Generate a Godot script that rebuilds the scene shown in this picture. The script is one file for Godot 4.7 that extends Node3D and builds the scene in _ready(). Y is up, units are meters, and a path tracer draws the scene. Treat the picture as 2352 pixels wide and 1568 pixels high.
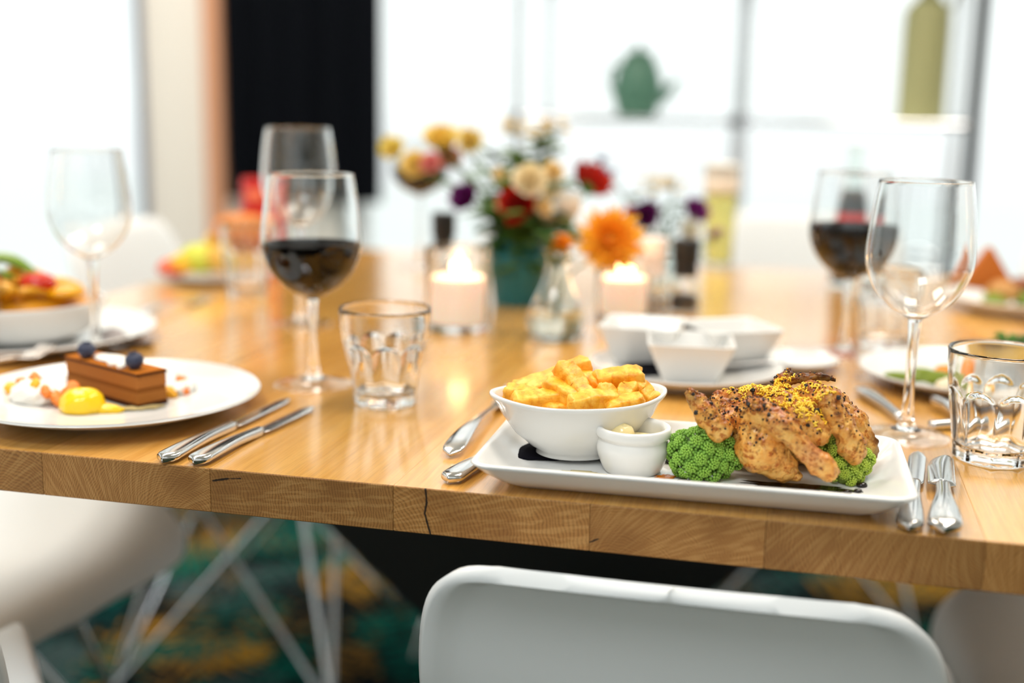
extends Node3D
# A laid dining table in a bright daylit room: chicken and chips on a white tray in front, glasses, flowers and candles behind.

const TY := 0.75                     # height of the table top
const ROOM := -0.23562               # the room and the table stand 13.5 degrees turned from the line of sight
var RB := Basis(Vector3.UP, ROOM)
var M := {}
var taken := {}
var noise := FastNoiseLite.new()


class MB:
	# collects triangles, counter-clockwise seen from outside, and turns them into one mesh
	var v := PackedVector3Array()
	var uv := PackedVector2Array()
	var c := PackedColorArray()
	var idx := PackedInt32Array()
	var col := Color.WHITE
	var xf := Transform3D.IDENTITY

	func p(pos: Vector3, u := Vector2.ZERO) -> int:
		v.append(xf * pos)
		uv.append(u)
		c.append(col)
		return v.size() - 1

	func tri(a: int, b: int, d: int) -> void:
		idx.append(a)
		idx.append(b)
		idx.append(d)

	func quad(a: int, b: int, d: int, e: int) -> void:
		tri(a, b, d)
		tri(a, d, e)

	func flat_quad(a: Vector3, b: Vector3, d: Vector3, e: Vector3, ua := Vector2(0, 0), ub := Vector2(1, 0), ud := Vector2(1, 1), ue := Vector2(0, 1)) -> void:
		quad(p(a, ua), p(b, ub), p(d, ud), p(e, ue))

	func into(am: ArrayMesh, mat: Material, smooth := true) -> ArrayMesh:
		var nv := PackedVector3Array()
		var nn := PackedVector3Array()
		var nu := PackedVector2Array()
		var nc := PackedColorArray()
		var ni := PackedInt32Array()
		if smooth:
			var ids := PackedInt32Array()
			ids.resize(v.size())
			var seen := {}
			var acc := PackedVector3Array()
			for i in v.size():
				var k := Vector3i((v[i] * 50000.0).round())
				var at: int = seen.get(k, -1)
				if at < 0:
					at = acc.size()
					seen[k] = at
					acc.append(Vector3.ZERO)
				ids[i] = at
			for t in range(0, idx.size(), 3):
				var a := idx[t]
				var b := idx[t + 1]
				var d := idx[t + 2]
				var n := (v[b] - v[a]).cross(v[d] - v[a])
				acc[ids[a]] += n
				acc[ids[b]] += n
				acc[ids[d]] += n
			nv = v
			nu = uv
			nc = c
			nn.resize(v.size())
			for i in v.size():
				nn[i] = acc[ids[i]].normalized()
			ni.resize(idx.size())
			for t in range(0, idx.size(), 3):
				ni[t] = idx[t]
				ni[t + 1] = idx[t + 2]
				ni[t + 2] = idx[t + 1]
		else:
			for t in range(0, idx.size(), 3):
				var n := (v[idx[t + 1]] - v[idx[t]]).cross(v[idx[t + 2]] - v[idx[t]]).normalized()
				for k in [0, 2, 1]:
					var i: int = idx[t + k]
					nv.append(v[i])
					nn.append(n)
					nu.append(uv[i])
					nc.append(c[i])
					ni.append(nv.size() - 1)
		var arr := []
		arr.resize(Mesh.ARRAY_MAX)
		arr[Mesh.ARRAY_VERTEX] = nv
		arr[Mesh.ARRAY_NORMAL] = nn
		arr[Mesh.ARRAY_TEX_UV] = nu
		arr[Mesh.ARRAY_COLOR] = nc
		arr[Mesh.ARRAY_INDEX] = ni
		am.add_surface_from_arrays(Mesh.PRIMITIVE_TRIANGLES, arr)
		am.surface_set_material(am.get_surface_count() - 1, mat)
		return am

	func mesh(mat: Material, smooth := true) -> ArrayMesh:
		return into(ArrayMesh.new(), mat, smooth)

	# profile of (radius, height), from the axis round the outside; shape(r, y, angle) may change the radius
	func lathe(prof: PackedVector2Array, seg := 48, shape = null, sx := 1.0, sz := 1.0) -> void:
		var rows := []
		for i in prof.size():
			var row := PackedInt32Array()
			for j in seg + 1:
				var a := TAU * float(j % seg) / seg
				var r := prof[i].x
				if shape != null:
					r = shape.call(prof[i].x, prof[i].y, a)
				row.append(p(Vector3(r * cos(a) * sx, prof[i].y, r * sin(a) * sz), Vector2(float(j) / seg, float(i) / prof.size())))
			rows.append(row)
		for i in prof.size() - 1:
			for j in seg:
				var a0: int = rows[i][j]
				var b0: int = rows[i + 1][j]
				var b1: int = rows[i + 1][j + 1]
				var a1: int = rows[i][j + 1]
				if prof[i].x > 1e-6:
					if prof[i + 1].x > 1e-6:
						quad(a0, b0, b1, a1)
					else:
						tri(a0, b0, a1)
				else:
					tri(a0, b0, b1)

	# a tube along points; rad is (half width, half height) per point, up the rough direction of the height
	func tube(pts: Array, rad: Array, seg := 10, up := Vector3.UP, caps := true, power := 1.0) -> void:
		var rows := []
		var n := pts.size()
		for i in n:
			var t: Vector3 = (pts[mini(i + 1, n - 1)] - pts[maxi(i - 1, 0)]).normalized()
			var s := t.cross(up)
			if s.length() < 0.05:
				s = t.cross(Vector3(1, 0, 0.2))
			s = s.normalized()
			var h := s.cross(t)
			var row := PackedInt32Array()
			var r: Vector2 = rad[i] if rad[i] is Vector2 else Vector2(rad[i], rad[i])
			for j in seg:
				var a := TAU * j / seg
				var ca := cos(a)
				var sa := sin(a)
				if power != 1.0:
					ca = signf(ca) * pow(absf(ca), power)
					sa = signf(sa) * pow(absf(sa), power)
				row.append(p(pts[i] + s * ca * r.x + h * sa * r.y, Vector2(float(j) / seg, float(i) / n)))
			rows.append(row)
		for i in n - 1:
			for j in seg:
				var k := (j + 1) % seg
				quad(rows[i][j], rows[i][k], rows[i + 1][k], rows[i + 1][j])
		if caps:
			var c0 := p(pts[0])
			var c1 := p(pts[n - 1])
			for j in seg:
				var k := (j + 1) % seg
				tri(c0, rows[0][k], rows[0][j])
				tri(c1, rows[n - 1][j], rows[n - 1][k])

	# a box with rounded edges
	func rbox(size: Vector3, r: float, at := Vector3.ZERO, fine := 2, bend = null) -> void:
		var h := size * 0.5
		r = minf(r, minf(h.x, minf(h.y, h.z)) * 0.999)
		var face := func(ax: int, ay: int, az: int, s: float) -> void:
			var lines := func(k: int) -> PackedFloat32Array:
				var out := PackedFloat32Array()
				for i in fine + 1:
					out.append(-h[k] + r * float(i) / fine)
				for i in fine + 1:
					out.append(h[k] - r + r * float(i) / fine)
				return out
			var lx: PackedFloat32Array = lines.call(ax)
			var ly: PackedFloat32Array = lines.call(ay)
			var rows := []
			for y in ly:
				var row := PackedInt32Array()
				for x in lx:
					var q := Vector3.ZERO
					q[ax] = x
					q[ay] = y
					q[az] = s * h[az]
					var inner := q.clamp(-h + Vector3.ONE * r, h - Vector3.ONE * r)
					var o := inner + (q - inner).normalized() * r
					if bend != null:
						o = bend.call(o)
					row.append(p(at + o, Vector2(x / size[ax] + 0.5, y / size[ay] + 0.5)))
				rows.append(row)
			for j in ly.size() - 1:
				for i in lx.size() - 1:
					if s > 0:
						quad(rows[j][i], rows[j][i + 1], rows[j + 1][i + 1], rows[j + 1][i])
					else:
						quad(rows[j][i], rows[j + 1][i], rows[j + 1][i + 1], rows[j][i + 1])
		for s in [1.0, -1.0]:
			face.call(0, 1, 2, s)
			face.call(1, 2, 0, s)
			face.call(2, 0, 1, s)

	# a plain box between two corners
	func box(a: Vector3, b: Vector3) -> void:
		for k in 3:
			var i := (k + 1) % 3
			var j := (k + 2) % 3
			for s in 2:
				var q := []
				for e in [[0, 0], [1, 0], [1, 1], [0, 1]]:
					var o := a
					o[k] = b[k] if s else a[k]
					o[i] = b[i] if e[0] else a[i]
					o[j] = b[j] if e[1] else a[j]
					q.append(o)
				if s:
					flat_quad(q[0], q[1], q[2], q[3])
				else:
					flat_quad(q[0], q[3], q[2], q[1])

	# a grid of points f(u, v); u and v in 0..1, normals towards d/du x d/dv
	func surf(nu: int, nvv: int, f: Callable, flip := false) -> void:
		var rows := []
		for j in nvv + 1:
			var row := PackedInt32Array()
			for i in nu + 1:
				var a := float(i) / nu
				var b := float(j) / nvv
				row.append(p(f.call(a, b), Vector2(a, b)))
			rows.append(row)
		for j in nvv:
			for i in nu:
				if flip:
					quad(rows[j][i], rows[j + 1][i], rows[j + 1][i + 1], rows[j][i + 1])
				else:
					quad(rows[j][i], rows[j][i + 1], rows[j + 1][i + 1], rows[j + 1][i])

	# a sheet f(u, v) of a thickness (or thickness function), with a rounded rim
	func shell(nu: int, nvv: int, f: Callable, thick: float) -> void:
		var g := []
		for j in nvv + 1:
			var row := []
			for i in nu + 1:
				row.append(f.call(float(i) / nu, float(j) / nvv))
			g.append(row)
		var top := []
		var low := []
		for j in nvv + 1:
			var ra := PackedInt32Array()
			var rb := PackedInt32Array()
			for i in nu + 1:
				var du: Vector3 = g[j][mini(i + 1, nu)] - g[j][maxi(i - 1, 0)]
				var dv: Vector3 = g[mini(j + 1, nvv)][i] - g[maxi(j - 1, 0)][i]
				var n := du.cross(dv).normalized()
				ra.append(p(g[j][i] + n * thick * 0.5))
				rb.append(p(g[j][i] - n * thick * 0.5))
			top.append(ra)
			low.append(rb)
		for j in nvv:
			for i in nu:
				quad(top[j][i], top[j][i + 1], top[j + 1][i + 1], top[j + 1][i])
				quad(low[j][i], low[j + 1][i], low[j + 1][i + 1], low[j][i + 1])
		var ring := []
		for i in nu:
			ring.append(Vector2i(i, 0))
		for j in nvv:
			ring.append(Vector2i(nu, j))
		for i in nu:
			ring.append(Vector2i(nu - i, nvv))
		for j in nvv:
			ring.append(Vector2i(0, nvv - j))
		var n_ring := ring.size()
		var mid := PackedInt32Array()
		for k in n_ring:
			var e: Vector2i = ring[k]
			var inside: Vector3 = g[clampi(e.y, 1, nvv - 1)][clampi(e.x, 1, nu - 1)]
			var o: Vector3 = g[e.y][e.x]
			mid.append(p(o + (o - inside).normalized() * thick * 0.5))
		for k in n_ring:
			var l := (k + 1) % n_ring
			var e: Vector2i = ring[k]
			var q: Vector2i = ring[l]
			quad(low[e.y][e.x], low[q.y][q.x], mid[l], mid[k])
			quad(mid[k], mid[l], top[q.y][q.x], top[e.y][e.x])

	# a ball, wobbled by shape(direction) -> radius factor
	func ball(at: Vector3, r: Vector3, nu := 12, nvv := 8, shape = null) -> void:
		var rows := []
		for j in nvv + 1:
			var row := PackedInt32Array()
			var b := PI * float(j) / nvv
			for i in nu + 1:
				var a := TAU * float(i % nu) / nu
				var d := Vector3(sin(b) * cos(a), -cos(b), sin(b) * sin(a))
				var k := 1.0
				if shape != null:
					k = shape.call(d)
				row.append(p(at + d * r * k, Vector2(float(i) / nu, float(j) / nvv)))
			rows.append(row)
		for j in nvv:
			for i in nu:
				if j > 0:
					tri(rows[j][i], rows[j + 1][i], rows[j][i + 1])
				if j < nvv - 1:
					tri(rows[j][i + 1], rows[j + 1][i], rows[j + 1][i + 1])


# ---------------------------------------------------------------- naming, placing
func numbered(called: String) -> String:
	var n: int = taken.get(called, 0)
	taken[called] = n + 1
	return called if n == 0 else "%s_%03d" % [called, n]


func tag(o: Node3D, label: String, category: String, group := "") -> Node3D:
	o.set_meta("label", label)
	o.set_meta("category", category)
	if group != "":
		o.set_meta("group", group)
	return o


func thing(called: String, label: String, category: String, at := Vector3.ZERO, turn := 0.0, group := "") -> Node3D:
	var o := Node3D.new()
	o.name = numbered(called)
	add_child(o, true)
	o.position = at
	o.rotation.y = turn
	return tag(o, label, category, group)


func part(called: String, m: Mesh, parent: Node3D, at := Vector3.ZERO) -> MeshInstance3D:
	var o := MeshInstance3D.new()
	o.name = called
	o.mesh = m
	o.position = at
	parent.add_child(o, true)
	return o


func single(called: String, m: Mesh, label: String, category: String, at := Vector3.ZERO, turn := 0.0, group := "") -> MeshInstance3D:
	var o := MeshInstance3D.new()
	o.name = numbered(called)
	o.mesh = m
	add_child(o, true)
	o.position = at
	o.rotation.y = turn
	tag(o, label, category, group)
	return o


func structure(called: String, m: Mesh) -> MeshInstance3D:
	var o := MeshInstance3D.new()
	o.name = called
	o.mesh = m
	o.basis = RB
	add_child(o, true)
	o.set_meta("kind", "structure")
	return o


func dup(o: Node3D, at: Vector3, turn: float, label: String, group := "") -> Node3D:
	var r: Node3D = o.duplicate()
	var base := String(o.name)
	var cut := base.rfind("_")
	if cut > 0 and base.substr(cut + 1).is_valid_int():
		base = base.substr(0, cut)
	r.name = numbered(base)
	add_child(r, true)
	r.position = at
	r.rotation = Vector3(0, turn, 0)
	r.set_meta("label", label)
	if group != "":
		r.set_meta("group", group)
	return r


# ---------------------------------------------------------------- curves, materials
func spline(pts: Array, n: int) -> PackedVector2Array:
	var out := PackedVector2Array()
	var m := pts.size()
	for i in m - 1:
		var a: Vector2 = pts[maxi(i - 1, 0)]
		var b: Vector2 = pts[i]
		var d: Vector2 = pts[i + 1]
		var e: Vector2 = pts[mini(i + 2, m - 1)]
		for k in n:
			out.append(b.cubic_interpolate(d, a, e, float(k) / n))
	out.append(pts[m - 1])
	return out


func spline3(pts: Array, n: int) -> Array:
	var out := []
	var m := pts.size()
	for i in m - 1:
		var a: Vector3 = pts[maxi(i - 1, 0)]
		var b: Vector3 = pts[i]
		var d: Vector3 = pts[i + 1]
		var e: Vector3 = pts[mini(i + 2, m - 1)]
		for k in n:
			out.append(b.cubic_interpolate(d, a, e, float(k) / n))
	out.append(pts[m - 1])
	return out


func mat(called: String, color: Color, rough := 0.5, metal := 0.0, spec := 0.5) -> StandardMaterial3D:
	var m := StandardMaterial3D.new()
	m.resource_name = called
	m.albedo_color = color
	m.roughness = rough
	m.metallic = metal
	m.metallic_specular = spec
	M[called] = m
	return m


func rgb(r: int, g: int, b: int) -> Color:
	return Color8(r, g, b)


func tex(w: int, h: int, f: Callable) -> ImageTexture:
	var im := Image.create_empty(w, h, false, Image.FORMAT_RGB8)
	for y in h:
		for x in w:
			im.set_pixel(x, y, f.call(x, y))
	return ImageTexture.create_from_image(im)


func grain_texture() -> ImageTexture:
	# the long grain of oak boards: runs along v
	var n := FastNoiseLite.new()
	n.seed = 11
	n.frequency = 0.01
	n.fractal_octaves = 3
	var a := rgb(232, 172, 82)
	var b := rgb(222, 160, 70)
	var d := rgb(240, 184, 98)
	return tex(512, 1024, func(x: int, y: int) -> Color:
		var warp := n.get_noise_2d(x * 0.6, y * 0.18) * 26.0
		var f := n.get_noise_2d((x + warp) * 9.0, y * 0.10 + 300.0)
		var g := n.get_noise_2d(x * 60.0, y * 1.6)
		var w := n.get_noise_2d((x + warp) * 2.2 + 900.0, y * 0.09)
		var k := a.lerp(b, clampf(0.35 + f * 1.1, 0.0, 1.0)).lerp(d, clampf(w * 1.4, 0.0, 0.75))
		return k.darkened(clampf(-g * 0.2, 0.0, 0.10)))


func end_texture(wd: float, ht: float, pith: Vector2, sp: float, sd: int, crack := []) -> ImageTexture:
	# the end grain of one board: rings round the pith, rays across them; sizes in millimetres
	var n := FastNoiseLite.new()
	n.seed = sd
	n.frequency = 0.05
	n.fractal_octaves = 3
	var w := int(wd * 4.4)
	var h := int(ht * 4.4)
	var base := rgb(174, 122, 64)
	var dark := rgb(122, 78, 34)
	var pale := rgb(204, 156, 94)
	return tex(w, h, func(x: int, y: int) -> Color:
		var q := Vector2(x, y) / 4.4
		var r := q - pith
		var len := r.length() + n.get_noise_2d(q.x * 0.9, q.y * 0.9) * 2.4
		var ang := r.angle()
		var ph := fposmod(len / sp + n.get_noise_1d(len * 0.35) * 0.5, 1.0)
		var ring := smoothstep(0.0, 0.25, ph) * (1.0 - smoothstep(0.55, 1.0, ph))
		var ray := n.get_noise_2d(ang * r.length() * 16.0 / (1.0 + r.length() * 0.02), len * 0.6 + 77.0)
		var pore := n.get_noise_2d(q.x * 34.0, q.y * 34.0)
		var tone := n.get_noise_2d(q.x * 0.25 + 500.0, q.y * 0.25)
		var k := base.lerp(dark, 0.42 * (1.0 - ring)).lerp(pale, clampf(ray * 1.5 + 0.12, 0.0, 0.55))
		k = k.darkened(clampf(-pore * 0.7 * (1.25 - ring), 0.0, 0.34)).lerp(dark, clampf(tone * 0.8, 0.0, 0.4))
		for s in crack:
			var ab: Vector2 = s[1] - s[0]
			var t := clampf((q - s[0]).dot(ab) / ab.length_squared(), 0.0, 1.0)
			var off: float = (q - (s[0] + ab * t)).length() + n.get_noise_2d(q.x * 5.0, q.y * 5.0) * 0.3
			k = k.lerp(rgb(38, 24, 12), 1.0 - smoothstep(s[2] * 0.5, s[2], off))
		return k)


func carpet_texture() -> ImageTexture:
	# a printed carpet: palm leaves in teal and ochre on black
	var n := 1024
	var im := Image.create_empty(n, n, false, Image.FORMAT_RGB8)
	im.fill(rgb(13, 20, 21))
	var r := RandomNumberGenerator.new()
	r.seed = 5
	var inks := [rgb(6, 84, 72), rgb(10, 52, 52), rgb(150, 108, 34), rgb(112, 82, 36), rgb(6, 70, 62), rgb(58, 74, 74), rgb(14, 22, 24), rgb(12, 18, 20), rgb(16, 26, 28)]
	for i in 120:
		var c := Vector2(r.randf() * n, r.randf() * n)
		var turn := r.randf() * TAU
		var ink: Color = inks[r.randi() % inks.size()]
		var size := r.randf_range(80, 150)
		for k in 8:
			var t := float(k) / 7.0
			for s in [-1.0, 1.0]:
				var root := c + Vector2.from_angle(turn) * (t - 0.4) * size * 1.7
				var dir: Vector2 = Vector2.from_angle(turn + s * lerpf(1.25, 0.35, t))
				var reach := size * (0.35 + 0.75 * sin(PI * (0.15 + 0.8 * t)))
				for q in 26:
					var u := q / 25.0
					var wide := 13.0 * sin(PI * pow(u, 0.7)) + 1.0
					var at := root + dir * reach * u
					im.fill_rect(Rect2i(posmod(int(at.x - wide / 2), n - 24), posmod(int(at.y - wide / 2), n - 24), int(wide), int(wide)), ink)
	return ImageTexture.create_from_image(im)


func make_materials() -> void:
	mat("white_paint", rgb(236, 236, 232), 0.7)
	mat("cream_paint", rgb(252, 246, 236), 0.7)
	mat("frame_paint", rgb(226, 230, 230), 0.45)
	var g := mat("pane", Color(1, 1, 1, 0.04), 0.02)
	g.transparency = BaseMaterial3D.TRANSPARENCY_ALPHA
	var fg := mat("foot_glass", Color(1, 1, 1, 0.0), 0.02)
	fg.transparency = BaseMaterial3D.TRANSPARENCY_ALPHA
	var gl := mat("glass", Color(0.985, 0.99, 0.99, 0.0), 0.0)
	gl.refraction_enabled = true
	gl.refraction_scale = 0.05
	var gg := mat("green_glass", Color(0.97, 0.99, 0.98, 0.0), 0.0)
	gg.refraction_enabled = true
	gg.refraction_scale = 0.05
	var wa := mat("water", Color(0.98, 0.99, 0.99, 0.0), 0.0)
	wa.refraction_enabled = true
	wa.refraction_scale = 0.033
	mat("porcelain", rgb(228, 227, 224), 0.12, 0.0, 0.5)
	mat("shell", rgb(232, 234, 234), 0.42)
	mat("chrome", rgb(226, 228, 232), 0.12, 1.0)
	mat("steel", rgb(214, 212, 210), 0.14, 1.0)
	mat("black_steel", rgb(16, 18, 19), 0.55)
	mat("dark_cloth", rgb(9, 12, 18), 0.95, 0.0, 0.2)
	mat("napkin", rgb(16, 15, 22), 0.9, 0.0, 0.2)
	mat("grey_cloth", rgb(150, 142, 140), 0.9)
	mat("wine", Color(0.03, 0.003, 0.006), 0.1, 0.0, 0.0)
	mat("stem_green", rgb(66, 104, 40), 0.6)
	var cp := mat("carpet", Color.WHITE, 0.95, 0.0, 0.1)
	cp.albedo_texture = carpet_texture()
	cp.uv1_triplanar = true
	cp.uv1_world_triplanar = true
	cp.uv1_scale = Vector3.ONE / 1.1
	var vc := mat("painted", Color.WHITE, 0.5)
	vc.vertex_color_use_as_albedo = true
	var vg := mat("painted_glossy", Color.WHITE, 0.25)
	vg.vertex_color_use_as_albedo = true
	var vs := mat("painted_soft", Color.WHITE, 0.7)
	vs.vertex_color_use_as_albedo = true
	var vf := mat("painted_chip", Color.WHITE, 0.45)
	vf.vertex_color_use_as_albedo = true
	vf.albedo_texture = mottle_texture(31, rgb(255, 255, 255), rgb(246, 222, 170), rgb(255, 248, 228))
	vf.heightmap_enabled = true
	vf.heightmap_texture = skin_bump(17)
	vf.heightmap_scale = 0.022
	vf.uv1_triplanar = true
	vf.uv1_scale = Vector3.ONE / 0.035


func mottle_texture(sd: int, a: Color, b: Color, d: Color) -> ImageTexture:
	# fine blotches of three tones, for cooked surfaces
	var n := FastNoiseLite.new()
	n.seed = sd
	n.frequency = 0.02
	n.fractal_octaves = 5
	var u := n.get_seamless_image(256, 256)
	n.seed = sd + 1
	n.frequency = 0.05
	var w := n.get_seamless_image(256, 256)
	return tex(256, 256, func(x: int, y: int) -> Color:
		var p := u.get_pixel(x, y).r
		var q := w.get_pixel(x, y).r
		return a.lerp(b, smoothstep(0.52, 0.72, p)).lerp(d, smoothstep(0.55, 0.75, q)))


func skin_bump(sd: int) -> ImageTexture:
	var n := FastNoiseLite.new()
	n.seed = sd
	n.frequency = 0.035
	n.fractal_octaves = 4
	return ImageTexture.create_from_image(n.get_seamless_image(256, 256))


func lin(r: int, g: int, b: int) -> Color:
	return Color8(r, g, b).srgb_to_linear()


# ---------------------------------------------------------------- the scene
func _ready() -> void:
	noise.seed = 3
	noise.frequency = 1.0
	# camera
	var cam := Camera3D.new()
	cam.name = "camera"
	add_child(cam)
	cam.position = Vector3(0, 1.015, 0)
	cam.basis = Basis.from_euler(Vector3(deg_to_rad(-11.09), 0, 0)) * Basis(Vector3.BACK, deg_to_rad(1.0))
	cam.fov = 31.28
	cam.near = 0.05
	cam.far = 100.0
	var at := CameraAttributesPhysical.new()
	at.frustum_focal_length = 42.86
	at.frustum_focus_distance = 0.885
	at.frustum_near = 0.05
	at.frustum_far = 100.0
	at.exposure_aperture = 1.95
	cam.attributes = at
	cam.current = true
	# sky and exposure
	var we := WorldEnvironment.new()
	we.name = "surroundings"
	var e := Environment.new()
	e.background_mode = Environment.BG_SKY
	var sky := Sky.new()
	var sm := ProceduralSkyMaterial.new()
	sm.sky_top_color = rgb(240, 248, 247)
	sm.sky_horizon_color = rgb(243, 250, 248)
	sm.ground_bottom_color = rgb(226, 232, 232)
	sm.ground_horizon_color = rgb(243, 250, 248)
	sm.sky_energy_multiplier = 1.14
	sm.ground_energy_multiplier = 1.14
	sky.sky_material = sm
	e.sky = sky
	e.tonemap_mode = Environment.TONE_MAPPER_LINEAR
	e.tonemap_exposure = 1.0
	e.sdfgi_enabled = true
	e.ssao_enabled = true
	e.ssil_enabled = true
	we.environment = e
	add_child(we)
	make_materials()
	# ceiling lights: glowing panels with a lamp of the same size under each
	for s in [[-1.5, 1.2, 2.5], [0.5, 1.2, 2.5], [-1.5, 2.6, 2.2], [0.5, 2.6, 2.2], [-0.5, -0.7, 3.2]]:  # last panel is an unseen fill, added to brighten the near chair back
		ceiling_light(s[0], s[1], s[2])
	room()
	table()
	chairs()
	shelf()
	tray_set()
	dessert_set()
	glasses()
	centre()
	other_plates()
	cutlery()


func ceiling_light(u: float, w: float, power: float) -> void:
	var warm := rgb(255, 246, 234) if w > 0 else rgb(236, 246, 255)
	var where := RB * Vector3(u, 2.9, -w)
	var t := thing("ceiling_light", "square ceiling light panel %s" % ("over the table" if w > 0 else "added behind the viewer as fill light"), "ceiling light", where, ROOM, "square ceiling light panels")
	var f := MB.new()
	f.rbox(Vector3(0.86, 0.03, 0.86), 0.006, Vector3(0, -0.015, 0))
	part("frame", f.mesh(M.frame_paint), t)
	var g := MB.new()
	g.rbox(Vector3(0.8, 0.008, 0.8), 0.003, Vector3(0, -0.034, 0))
	var gm := mat("lamp_glow", rgb(255, 240, 218), 0.6)
	gm.emission_enabled = true
	gm.emission = rgb(255, 236, 208)
	gm.emission_energy_multiplier = 2.0
	part("diffuser", g.mesh(gm), t)
	var l := AreaLight3D.new()
	l.name = "lamp"
	l.area_size = Vector2(0.8, 0.8)
	l.light_color = warm
	l.light_energy = power
	l.area_range = 12.0
	l.area_attenuation = 2.0
	l.shadow_enabled = true
	add_child(l, true)
	l.position = where + Vector3(0, -0.045, 0)
	l.rotation = Vector3(-PI / 2, ROOM, 0)


# the room: u runs to the right along the table's front, w away from the viewer
func room() -> void:
	var U0 := -3.5
	var U1 := 3.3
	var W0 := -2.6
	var W1 := 3.5
	var H := 2.9
	var T := 0.16
	var B := func(b: MB, u0: float, u1: float, y0: float, y1: float, w0: float, w1: float) -> void:
		b.box(Vector3(u0, y0, -w1), Vector3(u1, y1, -w0))
	var b := MB.new()
	B.call(b, U0 - T, U1 + T, -0.12, 0.0, W0 - T, W1 + T)
	structure("floor", b.mesh(M.carpet, false))
	b = MB.new()
	B.call(b, U0 - T, U1 + T, H, H + 0.15, W0 - T, W1 + T)
	structure("ceiling", b.mesh(M.white_paint, false))
	# back wall: two floor-length openings with a pier between them
	b = MB.new()
	B.call(b, U0 - T, U1 + T, 2.62, H, W1, W1 + T)
	B.call(b, U0 - T, U1 + T, 0.0, 0.08, W1, W1 + T)
	B.call(b, U0 - T, -3.3, 0.08, 2.62, W1, W1 + T)
	B.call(b, -2.03, -1.37, 0.08, 2.62, W1, W1 + T)
	B.call(b, 3.1, U1 + T, 0.08, 2.62, W1, W1 + T)
	structure("wall_back", b.mesh(M.cream_paint, false))
	b = MB.new()
	B.call(b, U0 - T, U0, 0.0, 0.5, W0, W1)
	B.call(b, U0 - T, U0, 2.5, H, W0, W1)
	B.call(b, U0 - T, U0, 0.5, 2.5, W0, -0.4)
	B.call(b, U0 - T, U0, 0.5, 2.5, 3.1, W1)
	structure("wall_left", b.mesh(M.white_paint, false))
	b = MB.new()
	B.call(b, U1, U1 + T, 0.0, H, W0, W1)
	structure("wall_right", b.mesh(M.white_paint, false))
	b = MB.new()
	B.call(b, U0 - T, U1 + T, 0.0, 0.7, W0 - T, W0)
	B.call(b, U0 - T, U1 + T, 2.6, H, W0 - T, W0)
	B.call(b, U0 - T, -2.4, 0.7, 2.6, W0 - T, W0)
	B.call(b, 2.4, U1 + T, 0.7, 2.6, W0 - T, W0)
	structure("wall_near", b.mesh(M.white_paint, false))
	window("window_1", Vector3(-3.3, 0.08, -W1 - 0.07), Vector3(1.27, 2.54, 0), 1, 1)
	window("window_2", Vector3(-1.37, 0.08, -W1 - 0.07), Vector3(4.47, 2.54, 0), 2, 1)
	window("window_3", Vector3(-2.4, 0.7, -W0 + 0.07), Vector3(4.8, 1.9, 0), 3, 1)
	window("window_4", Vector3(U0 - 0.07, 0.5, 0.4), Vector3(0, 2.0, -3.5), 2, 1)
	# outside: pale paving under the windows
	b = MB.new()
	B.call(b, -16.0, 16.0, -0.3, -0.14, -14.0, W0 - T - 0.01)
	B.call(b, -16.0, 16.0, -0.3, -0.14, W1 + T + 0.01, 16.0)
	B.call(b, -16.0, U0 - T - 0.01, -0.3, -0.14, W0 - T - 0.01, W1 + T + 0.01)
	B.call(b, U1 + T + 0.01, 16.0, -0.3, -0.14, W0 - T - 0.01, W1 + T + 0.01)
	structure("terrace", b.mesh(mat("paving", rgb(238, 240, 238), 0.9), false))
	# dark curtain in front of the pier, hung in shallow folds
	var c := MB.new()
	var u0 := -1.735
	var u1 := -1.240
	c.shell(96, 24, func(s: float, t: float) -> Vector3:
		var deep := sin(s * TAU * 4.5) * (0.012 + 0.006 * (1.0 - t)) + sin(s * 17.0 + 1.0) * 0.005
		return Vector3(lerpf(u0, u1, s), lerpf(0.715, 2.52, t) + sin(s * TAU * 4.5) * 0.002, -W1 + 0.045 + deep), 0.004)
	var cur := thing("curtain", "dark navy curtain hanging in folds on the pier between the bright windows", "curtain")
	cur.basis = RB
	part("drape", c.mesh(M.dark_cloth), cur)
	var rod := MB.new()
	rod.tube([Vector3(u0 - 0.06, 2.54, -W1 + 0.045), Vector3(u1 + 0.06, 2.54, -W1 + 0.045)], [0.012, 0.012], 12)
	part("rod", rod.mesh(M.black_steel), cur)
	# terracotta and cream edge boards of the pier
	b = MB.new()
	B.call(b, -1.815, -1.757, 0.09, 2.6, W1 - 0.03, W1)
	structure("trim_1", b.mesh(mat("peach_paint", rgb(226, 164, 126), 0.6), false))
	b = MB.new()
	B.call(b, -2.05, -2.03, 0.09, 2.6, W1 - 0.02, W1 + 0.12)
	structure("trim_2", b.mesh(mat("slate_paint", rgb(112, 122, 142), 0.6), false))


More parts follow.
